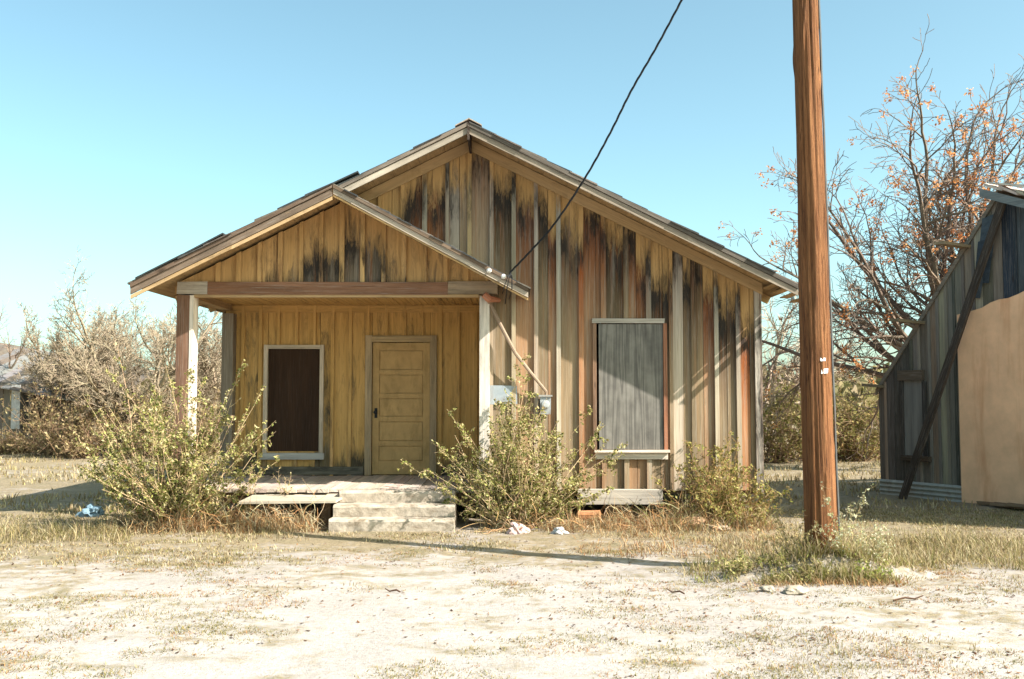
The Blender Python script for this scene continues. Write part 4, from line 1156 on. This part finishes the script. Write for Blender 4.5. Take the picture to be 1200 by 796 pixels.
STRAW = [lin(172, 154, 120), lin(150, 132, 98), lin(188, 173, 140), lin(130, 112, 82)]
GG = [lin(128, 120, 74), lin(108, 104, 60), lin(146, 132, 88), lin(166, 148, 102)]
BR = [lin(176, 134, 90), lin(150, 110, 72), lin(196, 158, 112), lin(126, 90, 60)]
def grass():
    random.seed(77); b = MB(); n = 0
    while n < 9000:
        y = 5.2 + 9.3 * random.random() ** .85; x = random.uniform(-.56, .56) * y
        if 12.9 < y and X_L < x < X_R: continue
        if PX(392, 12.4) < x < PX(538, 12.4) and 11.95 < y: continue
        if random.random() > (dens(x, y) - .5) * 2.2: continue
        n += 1
        far = y > 9.3
        tones = GG + STRAW if random.random() < .6 else STRAW
        if not far: blades(b, x, y, random.randint(4, 9), random.uniform(.015, .05), .075, tones, .0035, 1.4)
        else:
            tall = .75 + .7 * max(0, mnoise.noise(Vector((x * .9, y * .9, 60)))) + (.5 if x > 1.7 and y < 11.5 else 0)
            blades(b, x, y, random.randint(5, 10), random.uniform(.025, .07) * tall, .09, tones, .005, 1.1)
    for k in range(560):   # low spreading mats on the trodden ground
        y = 5.3 + 5.5 * random.random(); x = random.uniform(-.56, .56) * y
        if mnoise.noise(Vector((x * .5, y * .6, 41))) < -.12: continue
        rx, ry = random.uniform(.08, .38), random.uniform(.06, .22); tones = random.choice([GG, GG, GG, GG[:2] + BR[1:2], STRAW[1:2] + BR])
        for q in range(int(rx * ry * 1500) + 10):
            a = random.uniform(0, 6.283); r = random.random() ** .6
            blades(b, x + math.cos(a) * rx * r, y + math.sin(a) * ry * r, 5, random.uniform(.008, .03), .045, tones, .0035, 2.4)
    # the field behind and to the sides
    for k in range(7000):
        y = 14 + 20 * random.random(); x = random.uniform(-.62, .62) * y
        if X_L - .1 < x < X_R + .1 and y < 22.2: continue
        if (Vector((x, y, 0)) - SA).dot(SN) < .05 and (Vector((x, y, 0)) - SA).dot(SD) > -.05 and y < 21: continue
        if mnoise.noise(Vector((x * .3, y * .3, 4))) + mnoise.noise(Vector((x, y, 4))) * .5 < -.1: continue
        blades(b, x, y, 6, random.uniform(.05, .14), .2, STRAW + GG[2:], .012, 1.0)
    tag(b.build('dry_grass', M['leaf']), 'short dead grass scattered over the pale ground', 'grass', kind='stuff')
grass()

def brown_grass():
    random.seed(78); b = MB()
    def patch(px0, px1, y0, y1, n, h, tones):
        for k in range(n):
            y = random.uniform(y0, y1); x = random.uniform(PX(px0, y), PX(px1, y))
            if PX(388, 12.4) < x < PX(540, 12.4) and y > 11.95: continue
            blades(b, x, y, random.randint(5, 10), h * random.uniform(.3, 1.15) * (.6 + .8 * max(0, .5 + mnoise.noise(Vector((x * 1.6, y * 2, 17))))), .1, tones, .004, 2.0)
    patch(130, 372, 11.9, 12.7, 420, .22, BR + STRAW * 2); patch(150, 300, 12.0, 12.6, 110, .36, BR + STRAW)
    patch(640, 905, 12.0, 12.9, 420, .17, STRAW + BR); patch(770, 900, 12.2, 13.0, 220, .3, STRAW + BR[2:] + LG[:2])
    patch(800, 1070, 8.8, 9.8, 330, .12, STRAW + GG + LG[:2]); patch(895, 1040, 8.72, 9.12, 420, .16, STRAW + GG + LG[:3]); patch(880, 1060, 8.6, 8.8, 160, .08, STRAW + BR); patch(1000, 1200, 9.3, 11.4, 420, .16, STRAW + GG)
    patch(0, 150, 11.2, 12.4, 320, .16, STRAW + GG); patch(680, 960, 10.2, 12.0, 300, .1, STRAW + BR)
    tag(b.build('brown_weeds', M['leaf']), 'taller brown dead weeds along the house and round the pole', 'weeds', kind='stuff')
brown_grass()

def dead_vines():
    random.seed(79); b = MB()
    for px0, px1, y0, y1, n, h in ((150, 375, 11.95, 12.6, 620, .34), (700, 900, 12.1, 12.9, 420, .3), (560, 690, 12.0, 12.4, 160, .18)):
        for k in range(n):
            y = random.uniform(y0, y1); x = random.uniform(PX(px0, y), PX(px1, y)); p = Vector((x, y, gz(x, y) + random.uniform(0, h) * random.random()))
            d = (rv() + Vector((0, 0, .35))).normalized(); L = random.uniform(.12, .4); pts = [p.copy()]
            for i in range(4):
                d = (d + rv() * .35 + Vector((0, 0, -.12))).normalized(); p = p + d * L / 4; p.z = max(p.z, .01); pts.append(p.copy())
            b.tube(pts, [.0035, .003, .003, .0025, .002], 3, jit(random.choice(BR + STRAW), .25), cap=False)
    tag(b.build('dead_vines', M['bark']), 'tangle of dry brown vine and twigs under the bushes', 'weeds', kind='stuff')
dead_vines()

def weeds_at_pole():
    W = [lin(176, 174, 142), lin(160, 160, 112), lin(196, 192, 164)]
    sp = [(1018, 9.25, .65, .45, 'pale silvery weed spreading right of the pole foot', W), (985, 9.1, .3, .7, 'thin tall pale stalk weed standing against the pole', W), (908, 9.0, .5, .33, 'dark green weed clump just left of the pole', LG), (925, 9.35, .35, .7, 'leggy dry weed behind the left side of the pole', [lin(180, 160, 110)]),
          (1005, 8.85, .45, .28, 'bright green weed clump in front of the pole on its right', [lin(150, 158, 76), lin(124, 134, 60)]), (860, 9.05, .5, .28, 'low green weed farthest left of the pole', LG), (950, 8.88, .5, .24, 'low weed growing directly before the pole foot', LG)]
    for i, (px, Y, w, h, lab, tn) in enumerate(sp):
        x = PX(px, Y); bush('weed', lab, (x, Y, gz(x, Y)), w, h, 16, 620, .014, tn, lin(170, 150, 112), 90 + i, cat='weed', rs=.004, twig=.13, group='weeds at the foot of the pole', emin=.5)
weeds_at_pole()

def leaf_litter():
    random.seed(80); b = MB(); cen, ton = [], []
    for k in range(5200):
        y = 5.3 + 7.2 * random.random() ** .8; x = random.uniform(-.56, .56) * y
        m_ = mnoise.noise(Vector((x * .7, y * .9, 30)))
        wgt = .25 + .9 * m_ + (.35 if x > .6 else 0) + (.25 if y > 9.6 else 0)
        if random.random() > wgt: continue
        if PX(392, 12.4) < x < PX(538, 12.4) and 11.95 < y: continue
        cen.append((x, y, gz(x, y) + .008)); ton.append(jit(lin(*random.choice([(120, 82, 52), (96, 66, 44), (150, 110, 74), (74, 54, 40)])), .2))
    b.leaves(cen, .017, ton, .55, flat=.85)
    tag(b.build('leaf_litter', M['leaf']), 'tiny brown dead leaves and bits of twig scattered on the ground', 'leaf litter', kind='stuff')
leaf_litter()

def rock(name, label, px, py, Y, r, tone, mat, sq=.6, cat='stone', z=None, group=None, seed=0, rough=.35):
    random.seed(seed); p = P(px, py, Y); zz = gz(p.x, Y) if z is None else z
    import bmesh
    bm = bmesh.new(); bmesh.ops.create_icosphere(bm, subdivisions=3, radius=1)
    V = [v.co.copy() for v in bm.verts]; Fs = [tuple(v.index for v in f.verts) for f in bm.faces]; bm.free()
    V = [v * (1 + rough * mnoise.noise(v * 1.6 + Vector((seed * 3.1, 0, 0))) + rough * .6 * mnoise.noise(v * 4 + Vector((0, seed, 0)))) for v in V]
    b = MB(); b.add([(p.x + v.x * r, Y + v.y * r * .8, zz + r * sq * .55 + v.z * r * sq) for v in V], Fs, tone)
    tag(b.build(name, mat, origin=(p.x, Y, zz), smooth=False), label, cat, group)
rock('crumpled_paper', 'crumpled pinkish paper lying before the largest shrub', 607, 622, 11.95, .11, (.5, .34, .3), M['paper'], .7, 'litter', seed=3, rough=.8)
rock('crumpled_paper', 'small crumpled white scrap right of the pinkish paper', 656, 624, 11.9, .08, (.45, .45, .46), M['paper'], .6, 'litter', seed=4, rough=.8)
rock('plastic_bag', 'pale blue plastic bag lying in the house shadow', 107, 590, 13.6, .13, (.16, .24, .29), M['paper'], .75, 'bag', seed=5, rough=.9)
rock('stone', 'pale flat stone in front of the pole, the larger', 932, 690, 8.3, .1, lin(158, 146, 128), M['stone'], .4, seed=6, group='stones by the pole')
rock('stone', 'small pale stone left of the larger flat one', 900, 686, 8.35, .06, lin(152, 142, 128), M['stone'], .5, seed=7, group='stones by the pole')
rock('stone', 'bleached slab of rubble in the weeds under the right shrub', 842, 612, 12.2, .12, lin(150, 134, 116), M['stone'], .35, seed=8)
rock('stone', 'tan rubble lump left of the bleached slab', 815, 606, 12.5, .13, lin(176, 140, 110), M['stone'], .6, seed=9)
b = MB(); lp = P(692, 604, 12.95)
b.tube([(lp.x - .16, 12.95, .09), (lp.x, 12.93, .09), (lp.x + .12, 12.9, .1)], [.065, .07, .066], 10, lin(186, 130, 88))
tag(b.build('log', M['wood'], origin=(lp.x, 12.95, 0)), 'short reddish log under the skirt board', 'log')
def twigs():
    random.seed(81)
    for i, (px, py, Y, L, a, lab) in enumerate(((792, 705, 8.35, .16, 2.5, 'short dark stick left of centre on the bare ground'), (1065, 725, 7.9, .28, .3, 'long dark stick on the ground at the lower right'), (460, 707, 8.3, .14, 2.8, 'short brown stick below the concrete steps'))):
        p = P(px, py, Y); z = gz(p.x, Y) + .012; b = MB(); d = Vector((math.cos(a), math.sin(a), 0)) * L / 2; c = Vector((p.x, Y, z))
        b.tube([c - d, c - d * .3 + Vector((.01, 0, .015)), c + d * .4, c + d + Vector((0, 0, .02))], [.007, .008, .007, .004], 5, lin(84, 60, 44))
        tag(b.build('stick', M['bark'], origin=c), lab, 'stick', 'fallen sticks')
twigs()

# ------------------------------------------------------------------ light, sky, camera
sun_to = Vector((1.556, -.74, 1.42)).normalized()
elev = math.asin(sun_to.z); az = math.atan2(sun_to.x, sun_to.y)
ld = bpy.data.lights.new('sun', 'SUN'); ld.energy = 5.0; ld.angle = math.radians(.5); ld.color = (1, .955, .885)
lo = bpy.data.objects.new('sun', ld); COL.objects.link(lo); lo.location = (30, -10, 30)
lo.rotation_euler = (-sun_to).to_track_quat('-Z', 'Y').to_euler()
w = bpy.data.worlds.new('World'); SC.world = w; w.use_nodes = True
nt = w.node_tree; bg = nt.nodes['Background']
sky = nt.nodes.new('ShaderNodeTexSky'); sky.sky_type = 'NISHITA'; sky.sun_disc = False
sky.sun_elevation = elev; sky.sun_rotation = az; sky.air_density = .75; sky.dust_density = 2.0; sky.ozone_density = 5.0
tint = nt.nodes.new('ShaderNodeMix'); tint.data_type = 'RGBA'; tint.blend_type = 'MULTIPLY'; tint.inputs[0].default_value = 1
tint.inputs[7].default_value = (1.46, 1.53, 1.04, 1)
nt.links.new(sky.outputs[0], tint.inputs[6]); nt.links.new(tint.outputs[2], bg.inputs[0]); bg.inputs[1].default_value = .106

cd = bpy.data.cameras.new('camera'); cd.sensor_width = 36; cd.lens = 36 * F / 1200; cd.clip_end = 3000; cd.clip_start = .05
co = bpy.data.objects.new('camera', cd); COL.objects.link(co); co.location = (0, 0, CAMH)
co.rotation_euler = (math.pi / 2 + TILT, 0, 0); SC.camera = co
vs = SC.view_settings; vs.view_transform = 'Standard'; vs.look = 'None'; vs.gamma = 1; vs.use_curve_mapping = False; vs.exposure = 1.36
SC.cycles.use_denoising = True
